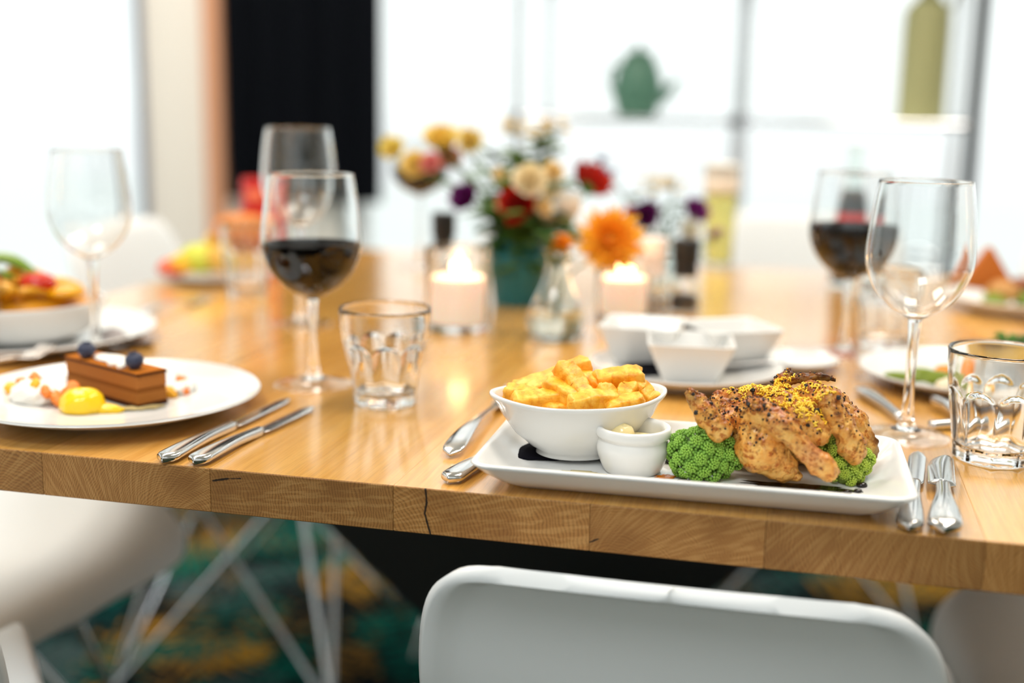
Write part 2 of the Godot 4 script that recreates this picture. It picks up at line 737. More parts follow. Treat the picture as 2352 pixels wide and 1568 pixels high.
func window(called: String, at: Vector3, size: Vector3, across: int, down: int) -> void:
	var o := Node3D.new()
	o.name = called
	o.basis = RB
	add_child(o, true)
	o.set_meta("kind", "structure")
	var along := Vector3(size.x, 0, size.z)
	var dir := along.normalized()
	var side := dir.cross(Vector3.UP)
	var len := along.length()
	var bar := func(a: float, b: float, y0: float, y1: float) -> void:
		var m := MB.new()
		m.xf = Transform3D(Basis(dir, Vector3.UP, -side), at)
		m.rbox(Vector3(b - a, y1 - y0, 0.06), 0.004, Vector3((a + b) / 2, (y0 + y1) / 2, 0))
		part("window_frame", m.mesh(M.frame_paint), o)
	bar.call(0.0, len, 0.0, 0.05)
	bar.call(0.0, len, size.y - 0.05, size.y)
	for i in across + 1:
		var x := 0.025 + (len - 0.05) * i / across
		bar.call(x - 0.025, x + 0.025, 0.05, size.y - 0.05)
	for i in across:
		var m := MB.new()
		m.xf = Transform3D(Basis(dir, Vector3.UP, -side), at)
		var x0 := 0.05 + (len - 0.05) * i / across
		var x1 := (len - 0.05) * (i + 1) / across
		m.flat_quad(Vector3(x0, 0.05, 0), Vector3(x1, 0.05, 0), Vector3(x1, size.y - 0.05, 0), Vector3(x0, size.y - 0.05, 0))
		part("pane", m.mesh(M.pane, false), o)


func table() -> void:
	var t := thing("dining_table", "long oak dining table with thick end-grain front edge, laid with food and glasses", "table", Vector3.ZERO, ROOM)
	var cuts := [-0.918, -0.80, -0.68, -0.55, -0.4112, -0.2706, -0.1304, -0.0138, 0.1217, 0.26, 0.38, 0.50]
	var z0 := -2.07
	var z1 := -0.7777
	var th := 0.0335
	var grain := grain_texture()
	var tones := [0.94, 1.0, 0.9, 0.97, 0.93, 1.02, 0.98, 0.92, 1.0, 0.95, 1.0]
	var pith := [Vector2(60, 60), Vector2(40, -30), Vector2(90, 70), Vector2(112, 52), Vector2(-42, 30), Vector2(-30, 48), Vector2(18, 62), Vector2(150, -8), Vector2(60, 44), Vector2(30, -40), Vector2(80, 60)]
	for i in 11:
		var a: float = cuts[i] + 0.00004
		var b: float = cuts[i + 1] - 0.00004
		var k: float = minf(tones[i], 1.0)
		var wm := mat("oak_%d" % i, Color(k, k * (0.985 if i % 2 else 1.0), k * 0.98), 0.24, 0.0, 0.55)
		wm.clearcoat_enabled = true
		wm.clearcoat = 0.85
		wm.clearcoat_roughness = 0.14
		wm.albedo_texture = grain
		var crack := []
		if i == 5:
			crack = [[Vector2(23.5, 0), Vector2(24.5, 10), 0.9], [Vector2(24.5, 10), Vector2(23.0, 18), 1.0], [Vector2(23.0, 18), Vector2(27.5, 33.5), 0.9]]
		if i == 4:
			crack = [[Vector2(2, 9), Vector2(14, 6.4), 0.9], [Vector2(14, 6.4), Vector2(24, 5.4), 0.45]]
		if i == 6:
			crack = [[Vector2(-2, 28), Vector2(6, 24), 0.7]]
		var em := mat("oak_end_%d" % i, Color(k, k, k), 0.55, 0.0, 0.4)
		em.albedo_texture = end_texture((b - a) * 1000.0, th * 1000.0, pith[i], 1.75 + 0.45 * (i % 3), 40 + i, crack)
		var long := MB.new()
		var ends := MB.new()
		var c := 0.0007
		var ys := [TY, TY - th]
		var uvf := func(x: float, z: float) -> Vector2:
			return Vector2(x / 0.3 + i * 0.37, z / 1.3 + i * 0.23)
		# top, bottom and the chamfers along the length
		var ring := [Vector3(a, TY - th + c, 0), Vector3(a, TY - c * 0.3, 0), Vector3(a + c * 0.3, TY, 0), Vector3(b - c * 0.3, TY, 0), Vector3(b, TY - c * 0.3, 0), Vector3(b, TY - th + c, 0), Vector3(b - c, TY - th, 0), Vector3(a + c, TY - th, 0)]
		for q in ring.size():
			var p0: Vector3 = ring[q]
			var p1: Vector3 = ring[(q + 1) % ring.size()]
			var f := Vector3(0, 0, z1 - c)
			var r := Vector3(0, 0, z0 + c)
			long.flat_quad(p0 + f, p1 + f, p1 + r, p0 + r, uvf.call(p0.x + p0.y, f.z), uvf.call(p1.x + p1.y, f.z), uvf.call(p1.x + p1.y, r.z), uvf.call(p0.x + p0.y, r.z))
		for s in 2:
			var zf := z1 if s == 0 else z0
			var zc := z1 - c if s == 0 else z0 + c
			var mid := Vector3((a + b) / 2, TY - th / 2, 0)
			var inner := []
			for q in ring:
				var o: Vector3 = q
				inner.append(Vector3(clampf(o.x, a + c * 0.3, b - c * 0.3), clampf(o.y, TY - th + c, TY - c), zf))
			for q in ring.size():
				var w := (q + 1) % ring.size()
				var p0: Vector3 = ring[q] + Vector3(0, 0, zc)
				var p1: Vector3 = ring[w] + Vector3(0, 0, zc)
				var i0: Vector3 = inner[q]
				var i1: Vector3 = inner[w]
				var cc := mid + Vector3(0, 0, zf)
				var eu := func(o: Vector3) -> Vector2:
					return Vector2((o.x - a) / (b - a), (TY - o.y) / th)
				if s == 0:
					ends.flat_quad(p0, i0, i1, p1, eu.call(p0), eu.call(i0), eu.call(i1), eu.call(p1))
					ends.tri(ends.p(i0, eu.call(i0)), ends.p(cc, eu.call(cc)), ends.p(i1, eu.call(i1)))
				else:
					ends.flat_quad(p0, p1, i1, i0, eu.call(p0), eu.call(p1), eu.call(i1), eu.call(i0))
					ends.tri(ends.p(i0, eu.call(i0)), ends.p(i1, eu.call(i1)), ends.p(cc, eu.call(cc)))
		var am := long.mesh(wm, false)
		ends.into(am, em, false)
		part("plank", am, t)
	# black steel pedestal: a funnel under the top, a column and a base plate
	var ped := MB.new()
	var cx := -0.30
	var cz := -1.42
	var levels := [[0.7165, 0.47, 0.10], [0.70, 0.47, 0.10], [0.32, 0.06, 0.06], [0.02, 0.06, 0.06]]
	for l in 3:
		for s in 4:
			var q := func(lv: int, k: int) -> Vector3:
				var sx: float = [-1, 1, 1, -1][k % 4]
				var sz: float = [1, 1, -1, -1][k % 4]
				return Vector3(cx + sx * levels[lv][1], levels[lv][0], cz + sz * levels[lv][2])
			ped.flat_quad(q.call(l + 1, s), q.call(l + 1, s + 1), q.call(l, s + 1), q.call(l, s))
	ped.flat_quad(Vector3(cx - 0.47, 0.7165, cz + 0.10), Vector3(cx + 0.47, 0.7165, cz + 0.10), Vector3(cx + 0.47, 0.7165, cz - 0.10), Vector3(cx - 0.47, 0.7165, cz - 0.10))
	part("pedestal", ped.mesh(M.black_steel, false), t)
	var plate := MB.new()
	plate.rbox(Vector3(0.7, 0.02, 0.8), 0.006, Vector3(cx, 0.01, cz))
	part("base_plate", plate.mesh(M.black_steel), t)


func chair_proto(called: String, back_top: float, half_w: float, label: String) -> Node3D:
	# a moulded shell on a wire base; faces -z
	var t := thing(called, label, "chair", Vector3.ZERO, 0.0, "white shell chairs round the table")
	var line := spline([Vector2(-0.235, 0.415), Vector2(-0.215, 0.443), Vector2(-0.15, 0.452), Vector2(-0.03, 0.437), Vector2(0.08, 0.43), Vector2(0.15, 0.447), Vector2(0.19, 0.50), Vector2(0.215, lerpf(0.5, back_top, 0.4)), Vector2(0.235, lerpf(0.5, back_top, 0.75)), Vector2(0.252, back_top - 0.012), Vector2(0.262, back_top)], 6)
	var n := line.size() - 1
	var f := func(u: float, v: float) -> Vector3:
		var fi := v * n
		var i := mini(int(fi), n - 1)
		var q := line[i].lerp(line[i + 1], fi - i)
		var s := (u - 0.5) * 2.0
		# outline: rounded at the lip and at the top corners
		var y01 := clampf((q.y - 0.46) / (back_top - 0.46), 0.0, 1.0)
		var w := lerpf(half_w * 1.22, half_w * 1.05, smoothstep(0.35, 0.65, v))
		w *= lerpf(1.0, 0.88, y01)
		if v > 0.72:
			var k := (v - 0.72) / 0.28
			w -= half_w * 0.54 * (1.0 - sqrt(maxf(0.0, 1.0 - k * k)))
		if v < 0.14:
			var k2 := (0.14 - v) / 0.14
			w -= half_w * 0.34 * (1.0 - sqrt(maxf(0.0, 1.0 - k2 * k2)))
		var x := s * w
		var rise := pow(absf(x) / (half_w * 1.1), 2.6)
		var seat := 1.0 - smoothstep(0.4, 0.62, v)
		var back := smoothstep(0.42, 0.66, v)
		var lift := rise * (0.045 * seat * smoothstep(0.02, 0.3, v) + 0.06 * smoothstep(0.3, 0.5, v) * (1.0 - smoothstep(0.5, 0.75, v)))
		var lip := maxf(smoothstep(0.86, 0.98, absf(s)), smoothstep(0.935, 0.99, v))
		var fwd := rise * lerpf(0.05, 0.014, y01) * back - 0.0045 * lip * back 
		return Vector3(x, q.y + lift, q.x - fwd)
	var b := MB.new()
	b.shell(36, 60, func(u: float, v: float) -> Vector3: return f.call(1.0 - u, v), 0.011)
	part("shell", b.mesh(M.shell), t)
	var rod := func(a: Vector3, c: Vector3, r: float, called_rod: String) -> void:
		var m := MB.new()
		m.tube([a, c], [r, r], 10)
		part(called_rod, m.mesh(M.chrome), t)
	for sx in [-1.0, 1.0]:
		for sz in [-1.0, 1.0]:
			rod.call(Vector3(sx * 0.11, 0.425, sz * 0.10), Vector3(sx * 0.215, 0.0, sz * 0.2), 0.0055, "leg")
		rod.call(Vector3(sx * 0.12, 0.40, -0.1), Vector3(sx * 0.205, 0.05, 0.19), 0.004, "brace")
		rod.call(Vector3(sx * 0.12, 0.40, 0.1), Vector3(sx * 0.205, 0.05, -0.19), 0.004, "brace")
		rod.call(Vector3(-0.11, 0.415, sx * 0.1), Vector3(0.205, 0.05, sx * 0.19), 0.004, "brace")
		rod.call(Vector3(0.11, 0.415, sx * 0.1), Vector3(-0.205, 0.05, sx * 0.19), 0.004, "brace")
	for sx in [-1.0, 1.0]:
		rod.call(Vector3(sx * 0.11, 0.425, -0.1), Vector3(sx * 0.11, 0.425, 0.1), 0.005, "seat_rail")
	return t


func chairs() -> void:
	var near := chair_proto("dining_chair", 0.712, 0.184, "white shell chair in the foreground with its low back below the chicken tray")
	near.position = Vector3(0.162, 0, -0.985)
	near.rotation.y = deg_to_rad(-13.0)
	dup(near, Vector3(-0.612, 0, -0.895), deg_to_rad(28.0), "white shell chair at the lower left corner, only the edge of its back in view")
	dup(near, Vector3(0.70, 0, -1.085), deg_to_rad(84.0), "beige shaded shell chair at lower right, partly hidden behind the foreground chair")
	dup(near, Vector3(-0.72, 0, -1.415), deg_to_rad(-112.0), "cream shell chair at left whose seat juts under the table end")
	var far := chair_proto("dining_chair", 0.795, 0.2, "white shell chair far off at the left, beyond the bowl of vegetables")
	far.position = Vector3(-0.43, 0, -2.04)
	far.rotation.y = deg_to_rad(-100.0)
	dup(far, Vector3(0.075, 0, -2.27), deg_to_rad(170.0), "white shell chair across the table behind the candles and flowers")
	dup(far, Vector3(0.575, 0, -2.30), deg_to_rad(172.0), "white shell chair across the table behind the dark bottle")
	dup(far, Vector3(1.09, 0, -2.08), deg_to_rad(160.0), "white shell chair at far right, of which only the wire legs show under the table")


func shelf() -> void:
	var t := thing("shelving_unit", "open shelving unit of thin metal tubes by the bright window, holding teapot and vase", "shelf", Vector3(0.514, 0, -2.9), ROOM)
	for s in [-0.525, 0.0, 0.525]:
		for d in [0.0, -0.36]:
			var m := MB.new()
			m.tube([Vector3(s, 0.0, d), Vector3(s, 1.68, d)], [0.0115, 0.0115] if s < 0.5 or d < 0 else [0.015, 0.015], 12)
			part("post", m.mesh(M.chrome if s < 0.5 or d < 0 else M.black_steel), t)
	for y in [0.31, 0.645, 0.98, 1.315, 1.65]:
		for d in [0.0, -0.36]:
			var m := MB.new()
			m.tube([Vector3(-0.525, y, d), Vector3(0.525, y, d)], [0.008, 0.008], 10)
			part("rail", m.mesh(M.chrome), t)
		for s in [-0.525, 0.0, 0.525]:
			var m := MB.new()
			m.tube([Vector3(s, y, 0.0), Vector3(s, y, -0.36)], [0.008, 0.008], 10)
			part("rail", m.mesh(M.chrome), t)
			for d in [0.0, -0.36]:
				var k := MB.new()
				k.ball(Vector3(s, y, d), Vector3.ONE * 0.017)
				part("joint", k.mesh(mat("joint", rgb(60, 66, 68), 0.4)), t)
		for s in [-0.2625, 0.2625]:
			if y < 1.6 and y > 0.9:
				var k := MB.new()
				k.rbox(Vector3(0.5, 0.006, 0.34), 0.002, Vector3(s, y + 0.003, -0.18))
				part("shelf_board", k.mesh(M.frame_paint), t)
	# teapot
	var green := mat("pot_glaze", rgb(74, 118, 98), 0.45)
	var pot := thing("teapot", "green stoneware teapot with upward spout on the left of the shelf", "teapot", Vector3(0.298, 0.986, -3.06), 0.1)
	var b := MB.new()
	b.lathe(spline([Vector2(0, 0), Vector2(0.042, 0), Vector2(0.05, 0.012), Vector2(0.06, 0.045), Vector2(0.06, 0.075), Vector2(0.052, 0.11), Vector2(0.040, 0.138), Vector2(0.03, 0.146), Vector2(0, 0.148)], 5), 32)
	part("body", b.mesh(green), pot)
	b = MB.new()
	b.lathe(spline([Vector2(0, 0.146), Vector2(0.034, 0.146), Vector2(0.03, 0.154), Vector2(0.012, 0.160), Vector2(0.008, 0.166), Vector2(0.011, 0.172), Vector2(0, 0.177)], 4), 24)
	part("lid", b.mesh(green), pot)
	b = MB.new()
	b.tube(spline3([Vector3(0.045, 0.045, 0), Vector3(0.07, 0.055, 0), Vector3(0.085, 0.075, 0), Vector3(0.102, 0.092, 0)], 4), [0.02, 0.019, 0.018, 0.017, 0.016, 0.014, 0.012, 0.011, 0.010, 0.009, 0.0085, 0.008, 0.0085], 12)
	part("spout", b.mesh(green), pot)
	b = MB.new()
	b.tube(spline3([Vector3(-0.05, 0.115, 0), Vector3(-0.064, 0.118, 0), Vector3(-0.070, 0.085, 0), Vector3(-0.055, 0.05, 0)], 5), range(16).map(func(_i: int) -> float: return 0.006), 10)
	part("handle", b.mesh(green), pot)
	# bottle vase
	var vase := thing("vase", "tall olive green ceramic bottle vase at the right end of the shelf", "vase", Vector3(0.938, 0.986, -2.88))
	b = MB.new()
	b.lathe(spline([Vector2(0, 0), Vector2(0.05, 0), Vector2(0.054, 0.006), Vector2(0.054, 0.12), Vector2(0.053, 0.235), Vector2(0.044, 0.262), Vector2(0.022, 0.285), Vector2(0.019, 0.32), Vector2(0.024, 0.335), Vector2(0.018, 0.335), Vector2(0.014, 0.31), Vector2(0, 0.30)], 5), 36)
	part("body", b.mesh(mat("olive_glaze", rgb(168, 166, 116), 0.5)), vase)
	b = MB.new()
	b.tube(spline3([Vector3(0.02, 0.318, 0), Vector3(0.05, 0.325, 0), Vector3(0.062, 0.30, 0), Vector3(0.05, 0.255, 0)], 5), range(16).map(func(_i: int) -> float: return 0.006), 10)
	part("handle", b.mesh(M.olive_glaze), vase)


# ---------------------------------------------------------------- helpers for food
# joins rings of equal length (each turning from +x to +z) into a surface, like a lathe
func loft(b: MB, rings: Array, cap0 := true, cap1 := true) -> void:
	var rows := []
	var n: int = rings[0].size()
	for i in rings.size():
		var row := PackedInt32Array()
		for j in n:
			row.append(b.p(rings[i][j], Vector2(float(j) / n, float(i) / rings.size())))
		rows.append(row)
	for i in rings.size() - 1:
		for j in n:
			var k := (j + 1) % n
			b.quad(rows[i][j], rows[i + 1][j], rows[i + 1][k], rows[i][k])
	for e in 2:
		if (e == 0 and cap0) or (e == 1 and cap1):
			var row: PackedInt32Array = rows[0] if e == 0 else rows[rings.size() - 1]
			var mid := Vector3.ZERO
			for q in rings[0 if e == 0 else rings.size() - 1]:
				mid += q / n
			var c := b.p(mid)
			for j in n:
				var k := (j + 1) % n
				if e == 0:
					b.tri(c, row[j], row[k])
				else:
					b.tri(c, row[k], row[j])


func rrect(hx: float, hz: float, r: float, y: float, n := 6) -> Array:
	var out := []
	for q in 4:
		var cx: float = [1, -1, -1, 1][q] * (hx - r)
		var cz: float = [1, 1, -1, -1][q] * (hz - r)
		for k in n + 1:
			var a := PI / 2 * (q + float(k) / n)
			out.append(Vector3(cx + r * cos(a), y, cz + r * sin(a)))
	return out


func oval(a: float, b: float, y: float, lift: float, n := 64, tip := 0.0) -> Array:
	var out := []
	for k in n:
		var t := TAU * k / n
		var c := cos(t)
		out.append(Vector3(a * c * (1.0 + tip * pow(absf(c), 6.0)), y + lift * pow(absf(c), 4.0), b * sin(t)))
	return out


# a smooth skin round bones [a, b, radius a, radius b], as surface nets
func skin(bones: Array, cell: float, blend: float) -> MB:
	var lo := Vector3.ONE * 1e9
	var hi := -lo
	for q in bones:
		for s in 2:
			var r: float = q[2 + s]
			lo = lo.min(q[s] - Vector3.ONE * (r + cell * 3))
			hi = hi.max(q[s] + Vector3.ONE * (r + cell * 3))
	var n := Vector3i(((hi - lo) / cell).ceil()) + Vector3i.ONE
	var f := PackedFloat32Array()
	f.resize(n.x * n.y * n.z)
	f.fill(1.0)
	var sx := n.y * n.z
	for q in bones:
		var a: Vector3 = q[0]
		var ba: Vector3 = q[1] - a
		var ra: float = q[2]
		var rb: float = q[3]
		var l2 := maxf(ba.length_squared(), 1e-12)
		var pad := maxf(ra, rb) + blend + cell * 2
		var i0 := Vector3i(((a.min(q[1]) - Vector3.ONE * pad - lo) / cell).floor()).clamp(Vector3i.ZERO, n - Vector3i.ONE)
		var i1 := Vector3i(((a.max(q[1]) + Vector3.ONE * pad - lo) / cell).ceil()).clamp(Vector3i.ZERO, n - Vector3i.ONE)
		for x in range(i0.x, i1.x + 1):
			for y in range(i0.y, i1.y + 1):
				var at := x * sx + y * n.z
				var px := lo.x + x * cell - a.x
				var py := lo.y + y * cell - a.y
				for z in range(i0.z, i1.z + 1):
					var pa := Vector3(px, py, lo.z + z * cell - a.z)
					var t := clampf(pa.dot(ba) / l2, 0.0, 1.0)
					var d := (pa - ba * t).length() - lerpf(ra, rb, t)
					var o := f[at + z]
					var h := maxf(blend - absf(o - d), 0.0) / blend
					f[at + z] = minf(o, d) - h * h * blend * 0.25
	var b := MB.new()
	var ids := {}
	var corner := [0, sx, n.z, sx + n.z, 1, sx + 1, n.z + 1, sx + n.z + 1]
	var offs := [Vector3(0, 0, 0), Vector3(1, 0, 0), Vector3(0, 1, 0), Vector3(1, 1, 0), Vector3(0, 0, 1), Vector3(1, 0, 1), Vector3(0, 1, 1), Vector3(1, 1, 1)]
	var edges := [[0, 1], [2, 3], [4, 5], [6, 7], [0, 2], [1, 3], [4, 6], [5, 7], [0, 4], [1, 5], [2, 6], [3, 7]]
	for x in n.x - 1:
		for y in n.y - 1:
			for z in n.z - 1:
				var at := x * sx + y * n.z + z
				var c := f[at]
				if absf(c) > cell * 2.0:
					continue
				var inside := 0
				for k in 8:
					if f[at + corner[k]] < 0.0:
						inside += 1
				if inside == 0 or inside == 8:
					continue
				var sum := Vector3.ZERO
				var m := 0
				for g in edges:
					var u := f[at + corner[g[0]]]
					var w := f[at + corner[g[1]]]
					if (u < 0.0) != (w < 0.0):
						sum += offs[g[0]].lerp(offs[g[1]], u / (u - w))
						m += 1
				ids[at] = b.p(lo + (Vector3(x, y, z) + sum / m) * cell)
	for at in ids.keys():
		var u := f[at]
		for k in 3:
			var step: int = [sx, n.z, 1][k]
			var w := f[at + step]
			if (u < 0.0) == (w < 0.0):
				continue
			var s1: int = [n.z, 1, sx][k]
			var s2: int = [1, sx, n.z][k]
			if ids.has(at - s1) and ids.has(at - s2) and ids.has(at - s1 - s2):
				if u < 0.0:
					b.quad(ids[at - s1 - s2], ids[at - s2], ids[at], ids[at - s1])
				else:
					b.quad(ids[at - s1 - s2], ids[at - s1], ids[at], ids[at - s2])
	return b


func vertex_normals(b: MB) -> PackedVector3Array:
	var nn := PackedVector3Array()
	nn.resize(b.v.size())
	for t in range(0, b.idx.size(), 3):
		var n := (b.v[b.idx[t + 1]] - b.v[b.idx[t]]).cross(b.v[b.idx[t + 2]] - b.v[b.idx[t]])
		for k in 3:
			nn[b.idx[t + k]] += n
	for i in nn.size():
		nn[i] = nn[i].normalized()
	return nn


func smear(called: String, label: String, cat: String, at: Vector3, size: Vector2, turn: float, m: Material, sd: float, high := 0.0006) -> void:
	var b := MB.new()
	b.ball(Vector3(0, 0, 0), Vector3(size.x, high, size.y), 40, 8, func(d: Vector3) -> float:
		var a := atan2(d.z, d.x)
		return 0.8 + 0.35 * noise.get_noise_2d(cos(a) * 1.7 + sd, sin(a) * 1.7) + 0.2 * noise.get_noise_2d(cos(a) * 5.0 + sd, sin(a) * 5.0))
	single(called, b.mesh(m), label, cat, at, turn)


# ---------------------------------------------------------------- the tray in front
func tray_set() -> void:
	var tc := Vector3(0.1315, TY, -0.8445)
	var turn := deg_to_rad(-12.0)
	var b := MB.new()
	var prof := [[0.046, 0.0012], [0.040, 0.0], [0.033, 0.0], [0.027, 0.0012], [0.018, 0.006], [0.008, 0.0135], [0.0012, 0.0198], [0.0, 0.0214], [0.0008, 0.0226], [0.003, 0.0230], [0.0052, 0.0222], [0.008, 0.0190], [0.015, 0.0125], [0.022, 0.0078], [0.028, 0.0060], [0.036, 0.0055]]
	var rings := []
	for q in prof:
		rings.append(rrect(0.1485 - q[0], 0.0795 - q[0], maxf(0.017 - q[0] * 0.25, 0.006), q[1], 8))
	loft(b, rings)
	single("serving_tray", b.mesh(M.porcelain), "white rectangular porcelain dish with sloping sides at the table edge, holding the chicken", "serving dish", tc, turn)
	var floor_y := TY + 0.0056
	# black paper napkin under the bowl
	b = MB.new()
	var na := Vector3(-0.0035, 0, -0.8655)
	var nb := Vector3(0.013, 0, -0.9085)
	var nc := Vector3(0.088, 0, -0.906)
	var nd := Vector3(0.094, 0, -0.872)
	b.shell(16, 10, func(u: float, v: float) -> Vector3:
		var q := na.lerp(nd, u).lerp(nb.lerp(nc, u), v)
		var puff := 0.0035 * exp(-pow((u - 0.12) / 0.12, 2.0)) * sin(PI * clampf(v * 0.9 + 0.05, 0, 1)) + 0.0004 * sin(u * 30.0 + v * 12.0)
		q.y = floor_y + 0.0012 + puff
		return q, 0.0018)
	single("napkin", b.mesh(M.napkin), "folded black paper napkin lying under the oval bowl of fries", "napkin")
	# oval bowl
	var bc := Vector3(0.0505, floor_y + 0.0026, -0.8835)
	b = MB.new()
	var bp := [[0.30, 0.0, 0.0], [0.46, 0.0, 0.0], [0.49, 0.0012, 0.0], [0.47, 0.004, 0.0], [0.56, 0.0075, 0.0], [0.74, 0.017, 0.04], [0.88, 0.030, 0.1], [0.945, 0.0385, 0.15], [0.985, 0.0412, 0.2], [1.0, 0.0428, 0.22], [0.995, 0.0445, 0.22], [0.965, 0.0448, 0.22], [0.935, 0.0435, 0.2], [0.90, 0.0375, 0.15], [0.84, 0.029, 0.1], [0.70, 0.018, 0.04], [0.50, 0.0105, 0.0], [0.25, 0.008, 0.0]]
	rings = []
	for q in bp:
		rings.append(oval(0.0645 * q[0], 0.0475 * pow(q[0], 0.9), q[1], q[2] * 0.016, 72, 0.05 * q[2] * 4.5))
	loft(b, rings)
	single("oval_bowl", b.mesh(M.porcelain), "white oval porcelain bowl with pointed ends, full of fries, on the left of the dish", "bowl", bc, deg_to_rad(13.0))
	chips(bc)
	ramekin(Vector3(0.0885, floor_y, -0.8485))
	# sauces on the dish
	var oil := mat("oil", Color(0.80, 0.60, 0.22), 0.08)
	var balsamic := mat("balsamic", rgb(26, 16, 10), 0.12)
	var amber := mat("amber_sauce", rgb(222, 120, 12), 0.12)
	smear("sauce_smear", "yellow oily smear on the white dish between napkin and mayonnaise pot", "sauce", Vector3(0.052, floor_y + 0.0002, -0.838), Vector2(0.02, 0.008), -0.2, mat("pale_sauce", rgb(206, 186, 120), 0.2), 1.0, 0.0003)
	smear("sauce_smear", "dark brown gravy pooled under the roast chicken", "sauce", Vector3(0.205, floor_y + 0.0002, -0.815), Vector2(0.045, 0.009), -0.2, balsamic, 5.0, 0.0003)
	smear("sauce_smear", "small amber gravy streak at the right end of the white dish", "sauce", Vector3(0.252, floor_y + 0.0003, -0.838), Vector2(0.011, 0.004), 0.2, amber, 9.0)
	smear("sauce_smear", "amber gravy pool between mayonnaise pot and left green floret", "sauce", Vector3(0.112, floor_y + 0.0003, -0.833), Vector2(0.010, 0.006), 0.1, amber, 12.0)
	for q in [[0.121, -0.818, 0.0042, "black charred crumb under the left green floret"], [0.141, -0.811, 0.003, "black charred crumb left of the chicken thigh, first of three"], [0.149, -0.809, 0.0036, "black charred crumb left of the chicken thigh, middle of three"], [0.157, -0.808, 0.003, "black charred crumb nearest the chicken thigh"], [0.232, -0.802, 0.0032, "black charred crumb in front of the right green floret"], [0.240, -0.805, 0.0028, "black charred crumb at the right foot of the right green floret"], [0.246, -0.817, 0.0040, "larger black charred crumb right of the right green floret"], [0.1185, -0.868, 0.0055, "black charred piece behind the mayonnaise pot"]]:
		var c := MB.new()
		var sd: float = q[0] * 900.0
		c.ball(Vector3.ZERO, Vector3(q[2], q[2] * 0.55, q[2] * 0.8), 12, 8, func(d: Vector3) -> float: return 1.0 + 0.3 * noise.get_noise_3d(d.x * 1.5 + sd, d.y * 1.5, d.z * 1.5))
		single("charred_crumb", c.mesh(balsamic), q[3], "crumb", Vector3(q[0], floor_y + q[2] * 0.4, q[1]), 0.0, "black crumbs on the white dish")
	chicken(Vector3(0.186, 0.7628, -0.832))
	romanesco(Vector3(0.137, floor_y, -0.836), [[Vector3(-0.004, 0.0165, 0.003), 0.0165, 46], [Vector3(0.007, 0.0345, -0.006), 0.0085, 18], [Vector3(0.012, 0.017, 0.0), 0.0125, 30], [Vector3(-0.013, 0.0225, -0.002), 0.0085, 18]], lin(124, 172, 66), "bright green romanesco floret between the mayonnaise pot and the chicken")
	romanesco(Vector3(0.2365, floor_y, -0.835), [[Vector3(0.002, 0.013, 0.0), 0.0125, 34], [Vector3(-0.0065, 0.021, -0.002), 0.0085, 18], [Vector3(0.011, 0.014, -0.002), 0.009, 20], [Vector3(0.0, 0.006, 0.008), 0.008, 18]], lin(158, 186, 66), "yellow-green romanesco floret tucked under the right wing of the chicken")


